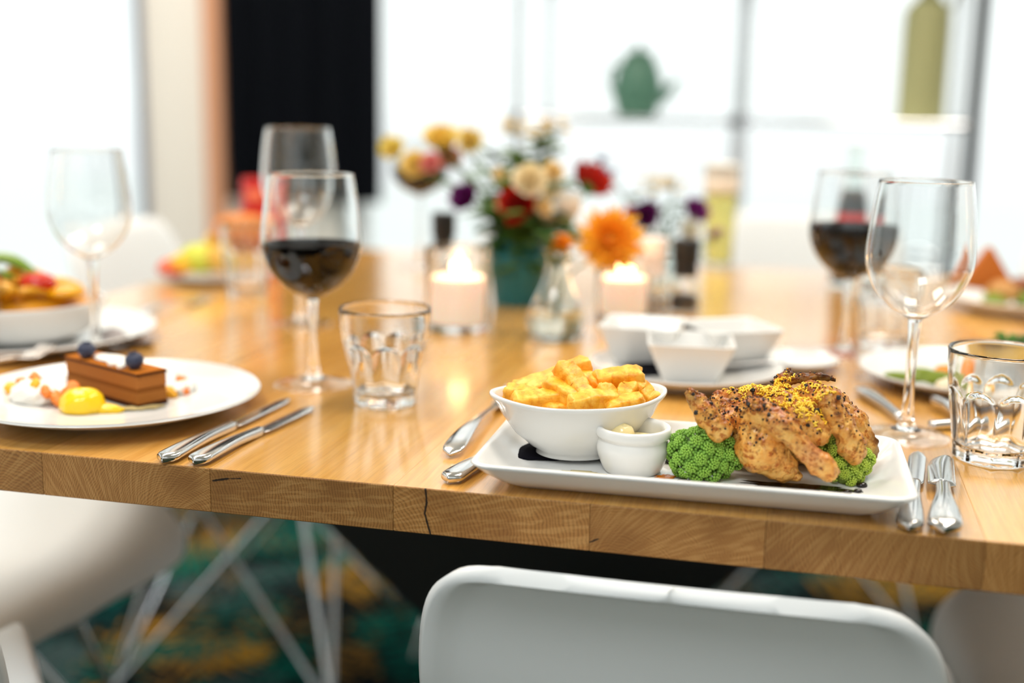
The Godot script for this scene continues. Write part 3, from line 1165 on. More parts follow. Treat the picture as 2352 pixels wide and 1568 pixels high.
func chips(bc: Vector3) -> void:
	var list := [
		[Vector3(0.0036, 0.8001, -0.9050), Vector3(0.0562, 0.8210, -0.9050), 0.0135, "long fry rising to the right at the back of the heap"],
		[Vector3(0.0395, 0.8225, -0.8890), Vector3(0.0535, 0.8040, -0.8690), 0.0145, "broad fry leaning forward over the top of the heap"],
		[Vector3(0.0640, 0.8105, -0.8920), Vector3(0.0957, 0.8150, -0.8920), 0.0165, "thick fry lying on top at the right of the heap"],
		[Vector3(0.0526, 0.8117, -0.8990), Vector3(0.0708, 0.8027, -0.8860), 0.013, "fry in the dip between the two highest fries"],
		[Vector3(0.0040, 0.7995, -0.8670), Vector3(0.0420, 0.8035, -0.8735), 0.0145, "long fry along the front rim at left"],
		[Vector3(0.0446, 0.8003, -0.8590), Vector3(0.0737, 0.8016, -0.8680), 0.0135, "pale broken fry in the middle of the front rim"],
		[Vector3(0.0953, 0.8080, -0.8860), Vector3(0.1039, 0.8000, -0.8790), 0.0125, "stubby fry at the right end of the bowl"],
		[Vector3(-0.0019, 0.8020, -0.8850), Vector3(0.0165, 0.8001, -0.8780), 0.0125, "curled fry at the left end of the bowl"],
		[Vector3(0.0677, 0.8083, -0.8750), Vector3(0.0735, 0.7975, -0.8710), 0.0125, "upright fry just right of the middle"],
		[Vector3(0.0870, 0.8091, -0.8820), Vector3(0.0815, 0.7979, -0.8690), 0.0125, "upright fry under the thick fry at right"],
		[Vector3(0.0722, 0.7980, -0.8590), Vector3(0.0938, 0.8024, -0.8660), 0.012, "long fry along the front rim at right"],
		[Vector3(0.0277, 0.8081, -0.8810), Vector3(0.0496, 0.8003, -0.8640), 0.013, "fry slanting down to the front below the broad one"],
		[Vector3(0.0151, 0.8015, -0.8900), Vector3(0.0378, 0.8081, -0.8920), 0.0125, "fry in front of the long rising fry"],
		[Vector3(0.0250, 0.7953, -0.8640), Vector3(0.0500, 0.7958, -0.8690), 0.0125, "brown edged fry low at the front"],
		[Vector3(0.0925, 0.8005, -0.8990), Vector3(0.0744, 0.8056, -0.9000), 0.0135, "fry behind the thick fry at right"],
	]
	var r := RandomNumberGenerator.new()
	r.seed = 21
	for i in 14:
		var a := Vector3(bc.x + r.randf_range(-0.032, 0.032), 0.784 + r.randf() * 0.01, bc.z + r.randf_range(-0.014, 0.012))
		var d := Vector3(r.randf_range(-1, 1), r.randf_range(-0.2, 0.2), r.randf_range(-0.5, 0.5)).normalized() * 0.03
		var e := a + d
		e.x = clampf(e.x, bc.x - 0.034, bc.x + 0.034)
		e.z = clampf(e.z, bc.z - 0.016, bc.z + 0.014)
		list.append([a, e, 0.012, ""])
	for q in list:
		var a: Vector3 = q[0]
		var d: Vector3 = q[1] - a
		var len := d.length() + 0.006
		var w: float = q[2] * 1.1
		var x := d.normalized()
		var side := x.cross(Vector3(0.1, 1, 0.25)).normalized()
		var up := side.cross(x)
		var sd := a.x * 3000.0
		var b := MB.new()
		var pts := []
		var rad := []
		for i in 19:
			var t := i / 18.0
			var end := minf(t, 1.0 - t) * len
			var fat := 1.0 + 0.16 * noise.get_noise_2d(t * 3.0 + sd, 3.0)
			var cap := sqrt(clampf(end / (w * 0.16), 0.0, 1.0)) * 0.22 + 0.78 if end > 0.0 else 0.62
			pts.append(Vector3((t - 0.5) * len, (1.0 - 4.0 * pow(t - 0.5, 2.0)) * w * 0.14 * sin(sd), noise.get_noise_2d(t * 2.0, sd) * w * 0.15))
			rad.append(Vector2(w * 0.5 * fat * cap, w * 0.47 * cap * (1.0 + 0.16 * noise.get_noise_2d(t * 3.0 + sd, 8.0))))
		b.tube(pts, rad, 24, Vector3.UP, true, 0.42)
		var nn := vertex_normals(b)
		for i in b.v.size():
			var o := b.v[i]
			var tone := noise.get_noise_3d(o.x * 110 + sd, o.y * 110, o.z * 110)
			var grit := noise.get_noise_3d(o.x * 380 + sd, o.y * 380, o.z * 380)
			var tip := smoothstep(0.38, 0.5, absf(o.x) / len)
			b.v[i] = o + Vector3(0, o.y, o.z).normalized() * (tone * 0.0006 + grit * 0.00025) + Vector3(tip * signf(o.x) * (tone * 0.003 + grit * 0.0012), 0, 0)
			# the long edges fried darker, the cut ends paler
			var edge := smoothstep(0.78, 1.0, absf(o.y * o.z) / (w * w * 0.235))
			var k := lin(252, 176, 28).lerp(lin(255, 208, 92), clampf(0.25 + tone * 1.3, 0, 0.85)).lerp(lin(222, 140, 22), clampf(-tone * 1.3 + edge * 0.35, 0, 0.75))
			b.c[i] = k.lerp(lin(255, 212, 104), tip * 0.5 * clampf(0.5 + grit, 0, 1))
		var m := b.mesh(M.painted_chip)
		var o: MeshInstance3D
		if q[3] != "":
			o = single("french_fry", m, "golden %s, white oval bowl" % q[3], "french fry", (a + q[1]) / 2, 0.0, "fries in the oval bowl")
		else:
			o = single("french_fry", m, "thick golden fry deep in the heap in the white oval bowl", "french fry", (a + q[1]) / 2, 0.0, "buried fries in the oval bowl")
		o.basis = Basis(x, up, -side)


func ramekin(at: Vector3) -> void:
	var b := MB.new()
	var pts := spline([Vector2(0, 0.0012), Vector2(0.016, 0.0012), Vector2(0.0185, 0), Vector2(0.0205, 0.001), Vector2(0.0238, 0.008), Vector2(0.0262, 0.0165), Vector2(0.0255, 0.0225), Vector2(0.0250, 0.0247), Vector2(0.0262, 0.0258), Vector2(0.0274, 0.0275), Vector2(0.0276, 0.0305), Vector2(0.0268, 0.0328), Vector2(0.0250, 0.0335), Vector2(0.0228, 0.0325), Vector2(0.0216, 0.030), Vector2(0.0212, 0.024), Vector2(0.021, 0.012), Vector2(0.017, 0.004), Vector2(0, 0.003)], 4)
	b.lathe(pts, 64)
	single("ramekin", b.mesh(M.porcelain), "small round white pot of mayonnaise in front of the oval bowl", "pot", at)
	var mayo := mat("mayonnaise", rgb(248, 228, 168), 0.18)
	b = MB.new()
	b.lathe(spline([Vector2(0, 0.019), Vector2(0.0208, 0.019), Vector2(0.0208, 0.0225), Vector2(0.017, 0.0242), Vector2(0.008, 0.0248), Vector2(0, 0.0245)], 4), 40, func(r: float, y: float, a: float) -> float: return r * (1.0 - 0.04 * (1.0 + sin(a * 3.0 + y * 300.0)) * (1.0 if y > 0.023 else 0.0)))
	b.ball(Vector3(-0.0075, 0.0275, -0.002), Vector3(0.0085, 0.0062, 0.007), 20, 12, func(d: Vector3) -> float: return 1.0 + 0.22 * noise.get_noise_3d(d.x * 1.6, d.y * 1.6 + 4.0, d.z * 1.6))
	b.ball(Vector3(0.008, 0.0248, 0.003), Vector3(0.009, 0.003, 0.006), 18, 10, func(d: Vector3) -> float: return 1.0 + 0.3 * noise.get_noise_3d(d.x * 1.6, d.y * 1.6 + 14.0, d.z * 1.6))
	single("mayonnaise", b.mesh(mayo), "pale yellow mayonnaise with a peaked dollop in the small white pot", "sauce", at)


func romanesco(at: Vector3, lobes: Array, ink: Color, label: String) -> void:
	var t := thing("romanesco", label, "vegetable", at)
	var core := MB.new()
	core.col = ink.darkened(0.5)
	for l in lobes:
		core.ball(l[0], Vector3.ONE * l[1] * 0.9, 14, 10)
	core.col = lin(170, 190, 110)
	core.tube([Vector3(0, 0.002, 0), Vector3(0, 0.012, -0.002)], [0.007, 0.009], 10)
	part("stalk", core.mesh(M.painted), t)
	# one bud cluster: small buds on a golden spiral over a dome
	var protos := []
	for k in 3:
		var f := MB.new()
		for i in 34:
			var s := float(i) / 34.0
			var a := i * 2.39996 + k
			var rad := sqrt(s) * 0.0039
			var y := 0.0042 * (1.0 - s * s) - 0.0006
			var size := lerpf(0.00055, 0.0011, s)
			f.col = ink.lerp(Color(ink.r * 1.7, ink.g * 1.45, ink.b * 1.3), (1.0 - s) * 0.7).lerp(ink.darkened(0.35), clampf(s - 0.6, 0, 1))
			f.ball(Vector3(cos(a) * rad, y, sin(a) * rad), Vector3.ONE * size, 7, 5)
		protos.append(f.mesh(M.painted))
	var c := 0
	for l in lobes:
		var n: int = l[2]
		for i in n:
			var y := 1.0 - 2.0 * (i + 0.5) / n
			var a := i * 2.39996
			var d := Vector3(sqrt(1 - y * y) * cos(a), y, sqrt(1 - y * y) * sin(a))
			var pos: Vector3 = l[0] + d * l[1] * (0.90 + 0.2 * fmod(i * 0.7548, 1.0))
			if pos.y < 0.0025:
				continue
			var hid := false
			for o in lobes:
				if o != l and (pos - o[0]).length() < o[1] * 0.85:
					hid = true
			if hid:
				continue
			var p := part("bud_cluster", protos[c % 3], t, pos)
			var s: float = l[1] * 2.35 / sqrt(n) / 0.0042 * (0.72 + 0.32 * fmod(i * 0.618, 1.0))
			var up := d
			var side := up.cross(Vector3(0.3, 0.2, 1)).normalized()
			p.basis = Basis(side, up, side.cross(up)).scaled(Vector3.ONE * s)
			c += 1


func chicken(at: Vector3) -> void:
	var chains := [
		[[-0.0146, 0.0404, 0.002, 0.0124], [-0.0092, 0.018, 0.008, 0.0180], [0.0042, 0.0047, 0.009, 0.0105], [0.0142, -0.0014, 0.012, 0.004]],
		[[-0.0317, 0.0364, -0.025, 0.0108], [-0.012, 0.0342, -0.035, 0.0155], [0.0115, 0.0322, -0.038, 0.0178], [0.0396, 0.0276, -0.038, 0.0188], [0.0586, 0.0144, -0.032, 0.0145]],
		[[-0.0176, 0.008, -0.03, 0.014], [0.0171, 0.012, -0.04, 0.0187], [0.05, 0.010, -0.04, 0.0165]],
		[[-0.0138, 0.0462, 0.012, 0.0092], [0.0009, 0.0373, 0.025, 0.0088], [0.0154, 0.0229, 0.032, 0.0066], [0.0261, 0.0136, 0.034, 0.0080], [0.0303, 0.0099, 0.034, 0.0078]],
		[[0.008, 0.0425, -0.01, 0.0118], [0.0188, 0.0373, 0.0, 0.0126], [0.0284, 0.029, 0.008, 0.0092]],
		[[-0.0602, 0.0536, 0.0, 0.0043], [-0.0556, 0.0489, 0.0, 0.0062], [-0.0492, 0.0403, 0.004, 0.0080], [-0.0404, 0.0309, 0.01, 0.0086]],
		[[-0.0401, 0.0319, 0.004, 0.0064], [-0.0231, 0.0355, -0.014, 0.0094]],
		[[0.0277, 0.0524, -0.018, 0.0079], [0.0373, 0.05, -0.002, 0.0092], [0.0467, 0.0335, 0.008, 0.0078], [0.0517, 0.0213, 0.01, 0.0090], [0.0552, 0.0165, 0.01, 0.0080]],
		[[0.0461, 0.0465, -0.03, 0.0083], [0.0618, 0.03, -0.018, 0.0092], [0.0703, 0.0142, -0.01, 0.0063], [0.0724, 0.0077, -0.01, 0.0038]],
		[[0.0703, 0.0172, -0.01, 0.003], [0.0760, 0.0192, -0.010, 0.0016]],
		[[-0.034, 0.043, -0.028, 0.007], [-0.010, 0.0455, -0.026, 0.0080], [0.012, 0.046, -0.024, 0.0085], [0.030, 0.046, -0.022, 0.007]],
		[[0.010, 0.0540, -0.033, 0.0056], [0.0135, 0.0585, -0.033, 0.0044], [0.0152, 0.0630, -0.033, 0.0024], [0.0156, 0.0668, -0.033, 0.0012]],
		[[0.011, 0.0560, -0.033, 0.0048], [0.0246, 0.0606, -0.030, 0.0034], [0.0364, 0.0622, -0.027, 0.0027], [0.0465, 0.0600, -0.025, 0.0015]],
		[[-0.020, 0.020, -0.004, 0.010], [-0.012, 0.008, 0.0, 0.010]],
	]
	var bones := []
	for ch in chains:
		for i in ch.size() - 1:
			var p: Array = ch[i]
			var q: Array = ch[i + 1]
			bones.append([Vector3(p[0], p[1], p[2]), Vector3(q[0], q[1], q[2]), p[3], q[3]])
	var b := skin(bones, 0.00125, 0.0028)
	var nn := vertex_normals(b)
	var burnt := [Vector3(0.0156, 0.0668, -0.033), Vector3(0.0465, 0.0600, -0.025), Vector3(-0.0602, 0.0536, 0.0), Vector3(0.0724, 0.0077, -0.01), Vector3(0.076, 0.0192, -0.01), Vector3(0.037, 0.062, -0.027), Vector3(0.024, 0.060, -0.030)]
	for i in b.v.size():
		var p := b.v[i]
		var n := nn[i]
		var wr := noise.get_noise_3d(p.x * 70, p.y * 70, p.z * 70)
		var fine := noise.get_noise_3d(p.x * 420, p.y * 420, p.z * 420)
		var vein := noise.get_noise_3d(p.x * 210 + p.y * 60, p.y * 60, p.z * 210)
		var lump := noise.get_noise_3d(p.x * 190 + 3, p.y * 190, p.z * 190)
		b.v[i] = p + n * (wr * 0.0021 + lump * 0.0008 + vein * 0.0006 + fine * 0.0003)
		var k := lin(236, 190, 112)
		k = k.lerp(lin(222, 152, 68), clampf(0.3 + wr * 1.6 + lump * 0.5, 0, 1) * 0.8)
		# roasted where it faced the heat of the oven
		var roast := clampf((n.y * 0.7 + p.y * 15.0 - 0.62) + noise.get_noise_3d(p.x * 130 + 9, p.y * 130, p.z * 130) * 1.1, 0, 1)
		k = k.lerp(lin(160, 80, 14), roast * 0.92)
		var dark := clampf(noise.get_noise_3d(p.x * 150 + 50, p.y * 150, p.z * 150) * 2.6 + fine * 0.9 - 0.75 + roast * 0.65, 0, 1)
		k = k.lerp(lin(74, 34, 10), dark * 0.9)
		# bare pink meat along the drumstick
		var pink := exp(-pow((p - Vector3(0.018, 0.022, 0.036)).length() / 0.010, 2.0)) + 0.6 * exp(-pow((p - Vector3(-0.003, 0.042, 0.024)).length() / 0.008, 2.0))
		k = k.lerp(lin(196, 122, 100), clampf(pink, 0, 1) * 0.55)
		for q in burnt:
			k = k.lerp(lin(38, 20, 10), clampf(1.25 - (p - q).length() / 0.0085, 0, 1) * (0.85 if q.x > 0 else 0.45))
		b.c[i] = k
	var m := mat("roast_skin", Color.WHITE, 0.3)
	m.vertex_color_use_as_albedo = true
	m.metallic_specular = 0.3
	m.albedo_texture = mottle_texture(51, rgb(255, 250, 240), rgb(182, 120, 66), rgb(255, 238, 206))
	m.heightmap_enabled = true
	m.heightmap_texture = skin_bump(23)
	m.heightmap_scale = 0.042
	m.uv1_triplanar = true
	m.uv1_scale = Vector3.ONE / 0.04
	m.clearcoat_enabled = true
	m.clearcoat = 0.2
	m.clearcoat_roughness = 0.18
	var t := thing("roast_chicken", "small roast chicken with crisp browned skin, pepper and lemon zest on the white dish", "chicken", at)
	part("meat", b.mesh(m), t)
	# seasoning
	var r := RandomNumberGenerator.new()
	r.seed = 77
	var pep := mat("pepper", rgb(24, 15, 10), 0.6)
	var corns := []
	for k in 4:
		var c := MB.new()
		c.ball(Vector3.ZERO, Vector3(1, 0.7 + 0.1 * k, 0.85), 9, 6, func(d: Vector3) -> float: return 1.0 + 0.7 * noise.get_noise_3d(d.x * 1.3 + k * 7, d.y * 1.3, d.z * 1.3) + 0.3 * noise.get_noise_3d(d.x * 4 + k, d.y * 4, d.z * 4))
		corns.append(c.mesh(pep, false))
	var placed := 0
	var tries := 0
	while placed < 84 and tries < 40000:
		tries += 1
		var i := r.randi() % b.v.size()
		var p := b.v[i]
		var n := nn[i]
		if n.y < 0.1 or n.z < -0.4 or p.y < 0.012:
			continue
		var like := clampf((p.y - 0.012) / 0.04, 0.05, 1.0)
		if r.randf() > like * like:
			continue
		var c := part("peppercorn", corns[placed % 4], t, p + n * 0.0003)
		c.basis = Basis(Vector3(r.randf(), 1, r.randf()).normalized(), r.randf() * TAU).scaled(Vector3.ONE * (r.randf_range(0.0006, 0.0012) if placed > 24 else r.randf_range(0.0014, 0.0021)))
		placed += 1
	var ground := MB.new()
	var zest := MB.new()
	var inks := [lin(34, 20, 12), lin(52, 30, 14), lin(120, 66, 24), lin(214, 150, 60)]
	for k in 5200:
		var i := r.randi() % b.v.size()
		var p := b.v[i]
		var n := nn[i]
		var like := clampf((p.y - 0.02) / 0.03, 0.02, 1.0)
		# the crust is thickest along the back, left of the middle
		like *= 0.35 + exp(-pow((p.x + 0.022) / 0.02, 2.0)) * 1.4
		if n.y < 0.0 or r.randf() > like:
			continue
		ground.col = inks[r.randi() % 4]
		ground.ball(p + n * 0.0002, Vector3.ONE * r.randf_range(0.0003, 0.0010), 5, 3)
	var count := 0
	while count < 330:
		var i := r.randi() % b.v.size()
		var p := b.v[i]
		var n := nn[i]
		# a band of zest running over the top towards the viewer's right
		var ax := Vector3(-0.004, 0.055, -0.03)
		var bx := Vector3(0.022, 0.046, 0.004)
		var u := clampf((p - ax).dot(bx - ax) / (bx - ax).length_squared(), 0, 1)
		var off := (p - ax.lerp(bx, u)).length()
		var near := exp(-pow(off / 0.011, 2.0)) + 0.35 * exp(-pow((p - Vector3(0.032, 0.057, -0.006)).length() / 0.008, 2.0)) + 0.5 * exp(-pow((p - Vector3(-0.016, 0.052, -0.03)).length() / 0.01, 2.0))
		if n.y < 0.25 or r.randf() > near:
			continue
		count += 1
		var d := n.cross(Vector3(r.randf_range(-1, 1), r.randf_range(-1, 1), r.randf_range(-1, 1))).normalized()
		var e := n.cross(d)
		var len := r.randf_range(0.0014, 0.0042)
		zest.col = lin(250, 196, 30).lerp(lin(255, 220, 80), r.randf())
		var pts := []
		var rad := []
		for s in 5:
			var w := s / 4.0
			pts.append(p + n * (0.0004 + 0.0011 * sin(w * PI) * r.randf_range(0.4, 1.3)) + d * len * (w - 0.5) + e * sin(w * 5.0) * 0.0005)
			rad.append(Vector2(0.00055, 0.0003))
		zest.tube(pts, rad, 5, n)
		for s in 3:
			zest.ball(p + n * 0.0004 + d * r.randf_range(-0.002, 0.002) + e * r.randf_range(-0.002, 0.002), Vector3.ONE * r.randf_range(0.0004, 0.0009), 6, 4)
	var g := part("ground_pepper", ground.mesh(M.painted), t)
	g.set_meta("kind", "stuff")
	var z := part("lemon_zest", zest.mesh(M.painted), t)
	z.set_meta("kind", "stuff")


# ---------------------------------------------------------------- the dessert on the left
func plate_mesh(r: float, high: float, foot: float, rim_in := 0.0, seg := 72) -> ArrayMesh:
	var b := MB.new()
	b.lathe(spline([Vector2(0, 0.0022), Vector2(foot * 0.92, 0.0022), Vector2(foot * 0.96, 0.0), Vector2(foot, 0.0), Vector2(foot * 1.03, 0.002), Vector2(lerpf(foot, r, 0.5), high * 0.36), Vector2(r * 0.985, high * 0.84), Vector2(r, high * 0.95), Vector2(r * 0.996, high), Vector2(r * 0.975, high * 0.97), Vector2(lerpf(foot, r, 0.55), high * 0.56 + rim_in), Vector2(foot * 1.0, 0.0062), Vector2(foot * 0.8, 0.0054), Vector2(0, 0.005)], 4), seg)
	return b.mesh(M.porcelain)


func dessert_set() -> void:
	var pc := Vector3(-0.3406, TY, -1.0172)
	single("dessert_plate", plate_mesh(0.1225, 0.0185, 0.062), "large round white plate at left with the chocolate dessert on it", "plate", pc)
	# slice of layered chocolate cake
	var turn := deg_to_rad(-38.8)
	var t := thing("chocolate_slice", "oblong slice of layered chocolate cake standing on the round plate", "cake", Vector3(-0.3478, TY + 0.0058, -1.0434), turn)
	var wob := func(o: Vector3) -> Vector3:
		return o + Vector3(noise.get_noise_3d(o.x * 200, o.y * 200, o.z * 200 + 5), 0, noise.get_noise_3d(o.x * 180 + 40, o.y * 260, o.z * 180)) * 0.0006
	var layers := [["base", 0.0, 0.0035, lin(70, 36, 16), 0.0], ["mousse", 0.0035, 0.0125, lin(158, 98, 44), -0.0006], ["mousse", 0.0125, 0.0165, lin(136, 80, 32), -0.0010], ["mousse", 0.0165, 0.0275, lin(166, 102, 48), -0.0006], ["glaze", 0.0275, 0.0295, lin(72, 34, 14), 0.0002], ["cocoa_top", 0.0295, 0.0303, lin(180, 104, 30), -0.0004]]
	for l in layers:
		var b := MB.new()
		var hh: float = l[2] - l[1]
		b.rbox(Vector3(0.110 + l[4] * 2, hh + 0.0002, 0.0305 + l[4] * 2), minf(0.0008, hh * 0.3), Vector3(0, (l[1] + l[2]) / 2, 0), 3, wob)
		for i in b.v.size():
			b.c[i] = l[3]
		var m := mat("cake_%s_%d" % [l[0], int(l[1] * 10000)], l[3].linear_to_srgb(), 0.8 if l[0] != "glaze" else 0.4, 0.0, 0.2)
		m.heightmap_enabled = true
		m.heightmap_texture = crumb_texture()
		m.heightmap_scale = 0.05
		m.uv1_triplanar = true
		m.uv1_scale = Vector3.ONE * 30.0
		part(l[0], b.mesh(m), t)
	# cream and powder along the middle of the top
	var cream := mat("cream", rgb(246, 242, 234), 0.4)
	var b := MB.new()
	b.xf = Transform3D(Basis(Vector3.UP, turn), Vector3(-0.3478, TY + 0.0360, -1.0434))
	b.ball(Vector3(-0.003, 0.0014, -0.003), Vector3(0.028, 0.0026, 0.011), 30, 12, func(d: Vector3) -> float: return 1.0 + 0.25 * noise.get_noise_3d(d.x * 2.4, d.y * 2.4 + 3, d.z * 2.4))
	for q in [[0.021, 0.006], [0.012, 0.010], [0.026, 0.0105]]:
		b.ball(Vector3(q[0], 0.002, q[1]), Vector3(0.005, 0.003, 0.004), 12, 8)
	single("cream", b.mesh(cream), "white cream and sugar between the two berries on the chocolate slice", "cream")
	var berry := mat("blueberry", rgb(40, 46, 72), 0.55)
	berry.rim_enabled = true
	berry.rim = 0.5
	for k in 2:
		var c := MB.new()
		c.lathe(spline([Vector2(0, -0.0072), Vector2(0.0045, -0.0062), Vector2(0.0078, -0.001), Vector2(0.0072, 0.0036), Vector2(0.0042, 0.0062), Vector2(0.0030, 0.0070), Vector2(0.0022, 0.0058), Vector2(0, 0.0050)], 4), 24)
		var bt := thing("blueberry", ["dusty blueberry on the far left end of the chocolate slice", "dusty blueberry nearer the front corner of the chocolate slice"][k], "blueberry", [Vector3(-0.3765, TY + 0.0435, -1.0565), Vector3(-0.3215, TY + 0.0435, -1.0155)][k], 0.0, "blueberries on the cake")
		part("fruit", c.mesh(berry), bt)
		var cr := MB.new()
		for s in 5:
			var a := TAU * s / 5.0
			cr.tube([Vector3(cos(a) * 0.0028, 0.0066, sin(a) * 0.0028), Vector3(cos(a) * 0.0042, 0.0078, sin(a) * 0.0042)], [Vector2(0.0011, 0.0004), Vector2(0.0003, 0.0002)], 6)
		part("crown", cr.mesh(berry), bt)
		bt.rotation = Vector3(0.2, 0, -0.15 + 0.3 * k)
	# yellow curd, whipped cream, crumbs and slivers
	var curd := mat("curd", rgb(252, 206, 24), 0.22)
	b = MB.new()
	b.ball(Vector3(0, 0.004, 0), Vector3(0.0195, 0.0155, 0.0165), 36, 18, func(d: Vector3) -> float: return 1.0 + 0.12 * noise.get_noise_3d(d.x * 1.6, d.y * 1.6, d.z * 1.6 + 8) - (0.10 if d.y < -0.25 else 0.0))
	b.ball(Vector3(0.019, 0.0015, 0.002), Vector3(0.016, 0.0045, 0.007), 24, 10, func(d: Vector3) -> float: return 1.0 + 0.25 * noise.get_noise_3d(d.x * 2.2, d.y * 2.2 + 6, d.z * 2.2))
	single("curd", b.mesh(curd), "bright yellow dollop of curd beside the chocolate slice", "sauce", Vector3(-0.3585, TY + 0.006, -0.9905))
	b = MB.new()
	b.ball(Vector3(0, 0.006, 0), Vector3(0.0195, 0.0125, 0.0165), 36, 18, func(d: Vector3) -> float: return 1.0 + 0.2 * noise.get_noise_3d(d.x * 2.2, d.y * 2.2 + 30, d.z * 2.2))
	b.ball(Vector3(0.016, 0.003, -0.014), Vector3(0.014, 0.009, 0.012), 24, 12, func(d: Vector3) -> float: return 1.0 + 0.2 * noise.get_noise_3d(d.x * 2.2, d.y * 2.2 + 60, d.z * 2.2))
	single("whipped_cream", b.mesh(cream), "mound of white whipped cream left of the yellow curd on the plate", "cream", Vector3(-0.4085, TY + 0.007, -1.0125))
	var orange := mat("peel", rgb(240, 130, 40), 0.45)
	var gold := mat("gold_peel", rgb(250, 180, 30), 0.4)
	var slivers := [[-0.4310, 0.0135, -1.0250, 0.008, 0, "yellow fruit piece at the far left of the whipped cream"], [-0.4215, 0.0205, -1.0235, 0.0065, 1, "orange peel sliver on the left top of the whipped cream"], [-0.4095, 0.0235, -1.0215, 0.007, 1, "orange peel sliver at the crest of the whipped cream"], [-0.4040, 0.0225, -1.0060, 0.006, 0, "golden sliver on the front of the whipped cream"], [-0.3935, 0.0180, -1.0030, 0.006, 1, "orange peel sliver on the right side of the whipped cream"], [-0.3900, 0.012, -1.0140, 0.008, 1, "orange fruit piece between whipped cream and curd"], [-0.3790, 0.013, -1.0170, 0.010, 1, "tall orange fruit wedge leaning against the chocolate slice"], [-0.3840, 0.012, -1.0010, 0.007, 1, "pale orange crumb heap beside the yellow curd"], [-0.3020, 0.010, -1.0440, 0.008, 0, "golden fruit piece right of the chocolate slice"], [-0.2960, 0.0125, -1.0700, 0.0075, 1, "orange sliver farthest right of the chocolate slice"], [-0.2900, 0.010, -1.0530, 0.006, 1, "orange sliver in the cream at the right of the plate"]]
	for q in slivers:
		var c := MB.new()
		var sd: float = q[0] * 1000.0
		c.ball(Vector3.ZERO, Vector3(q[3], q[3] * 0.5, q[3] * 0.65) * 1.15, 14, 8, func(d: Vector3) -> float: return 1.0 + 0.5 * noise.get_noise_3d(d.x * 1.7 + sd, d.y * 1.7, d.z * 1.7))
		var o := single("fruit_piece", c.mesh(orange if q[4] else gold), q[5], "fruit", Vector3(q[0], TY + q[1], q[2]), sd, "fruit pieces on the dessert plate")
		o.rotation.z = sin(sd) * 0.9
	b = MB.new()
	b.ball(Vector3(0, 0.003, 0), Vector3(0.011, 0.006, 0.016), 24, 12, func(d: Vector3) -> float: return 1.0 + 0.25 * noise.get_noise_3d(d.x * 2.2, d.y * 2.2 + 90, d.z * 2.2))
	single("cream", b.mesh(cream), "small dab of white cream on the right side of the dessert plate", "cream", Vector3(-0.2935, TY + 0.0065, -1.063))
	b = MB.new()
	b.ball(Vector3(0, 0.0005, 0), Vector3(0.022, 0.001, 0.009), 36, 8, func(d: Vector3) -> float: return 0.85 + 0.5 * noise.get_noise_3d(d.x * 3.2, 1.0, d.z * 3.2))
	single("crumbs", b.mesh(mat("nut", rgb(198, 176, 120), 0.8)), "pale nut crumbs along the front foot of the chocolate slice", "crumbs", Vector3(-0.3135, TY + 0.0062, -1.0000), 0.4)


var crumb_tex: ImageTexture
func crumb_texture() -> ImageTexture:
	if crumb_tex == null:
		var n := FastNoiseLite.new()
		n.seed = 9
		n.frequency = 0.09
		crumb_tex = tex(128, 128, func(x: int, y: int) -> Color:
			var k := 0.5 + n.get_noise_2d(x, y) * 0.8
			return Color(k, k, k))
	return crumb_tex


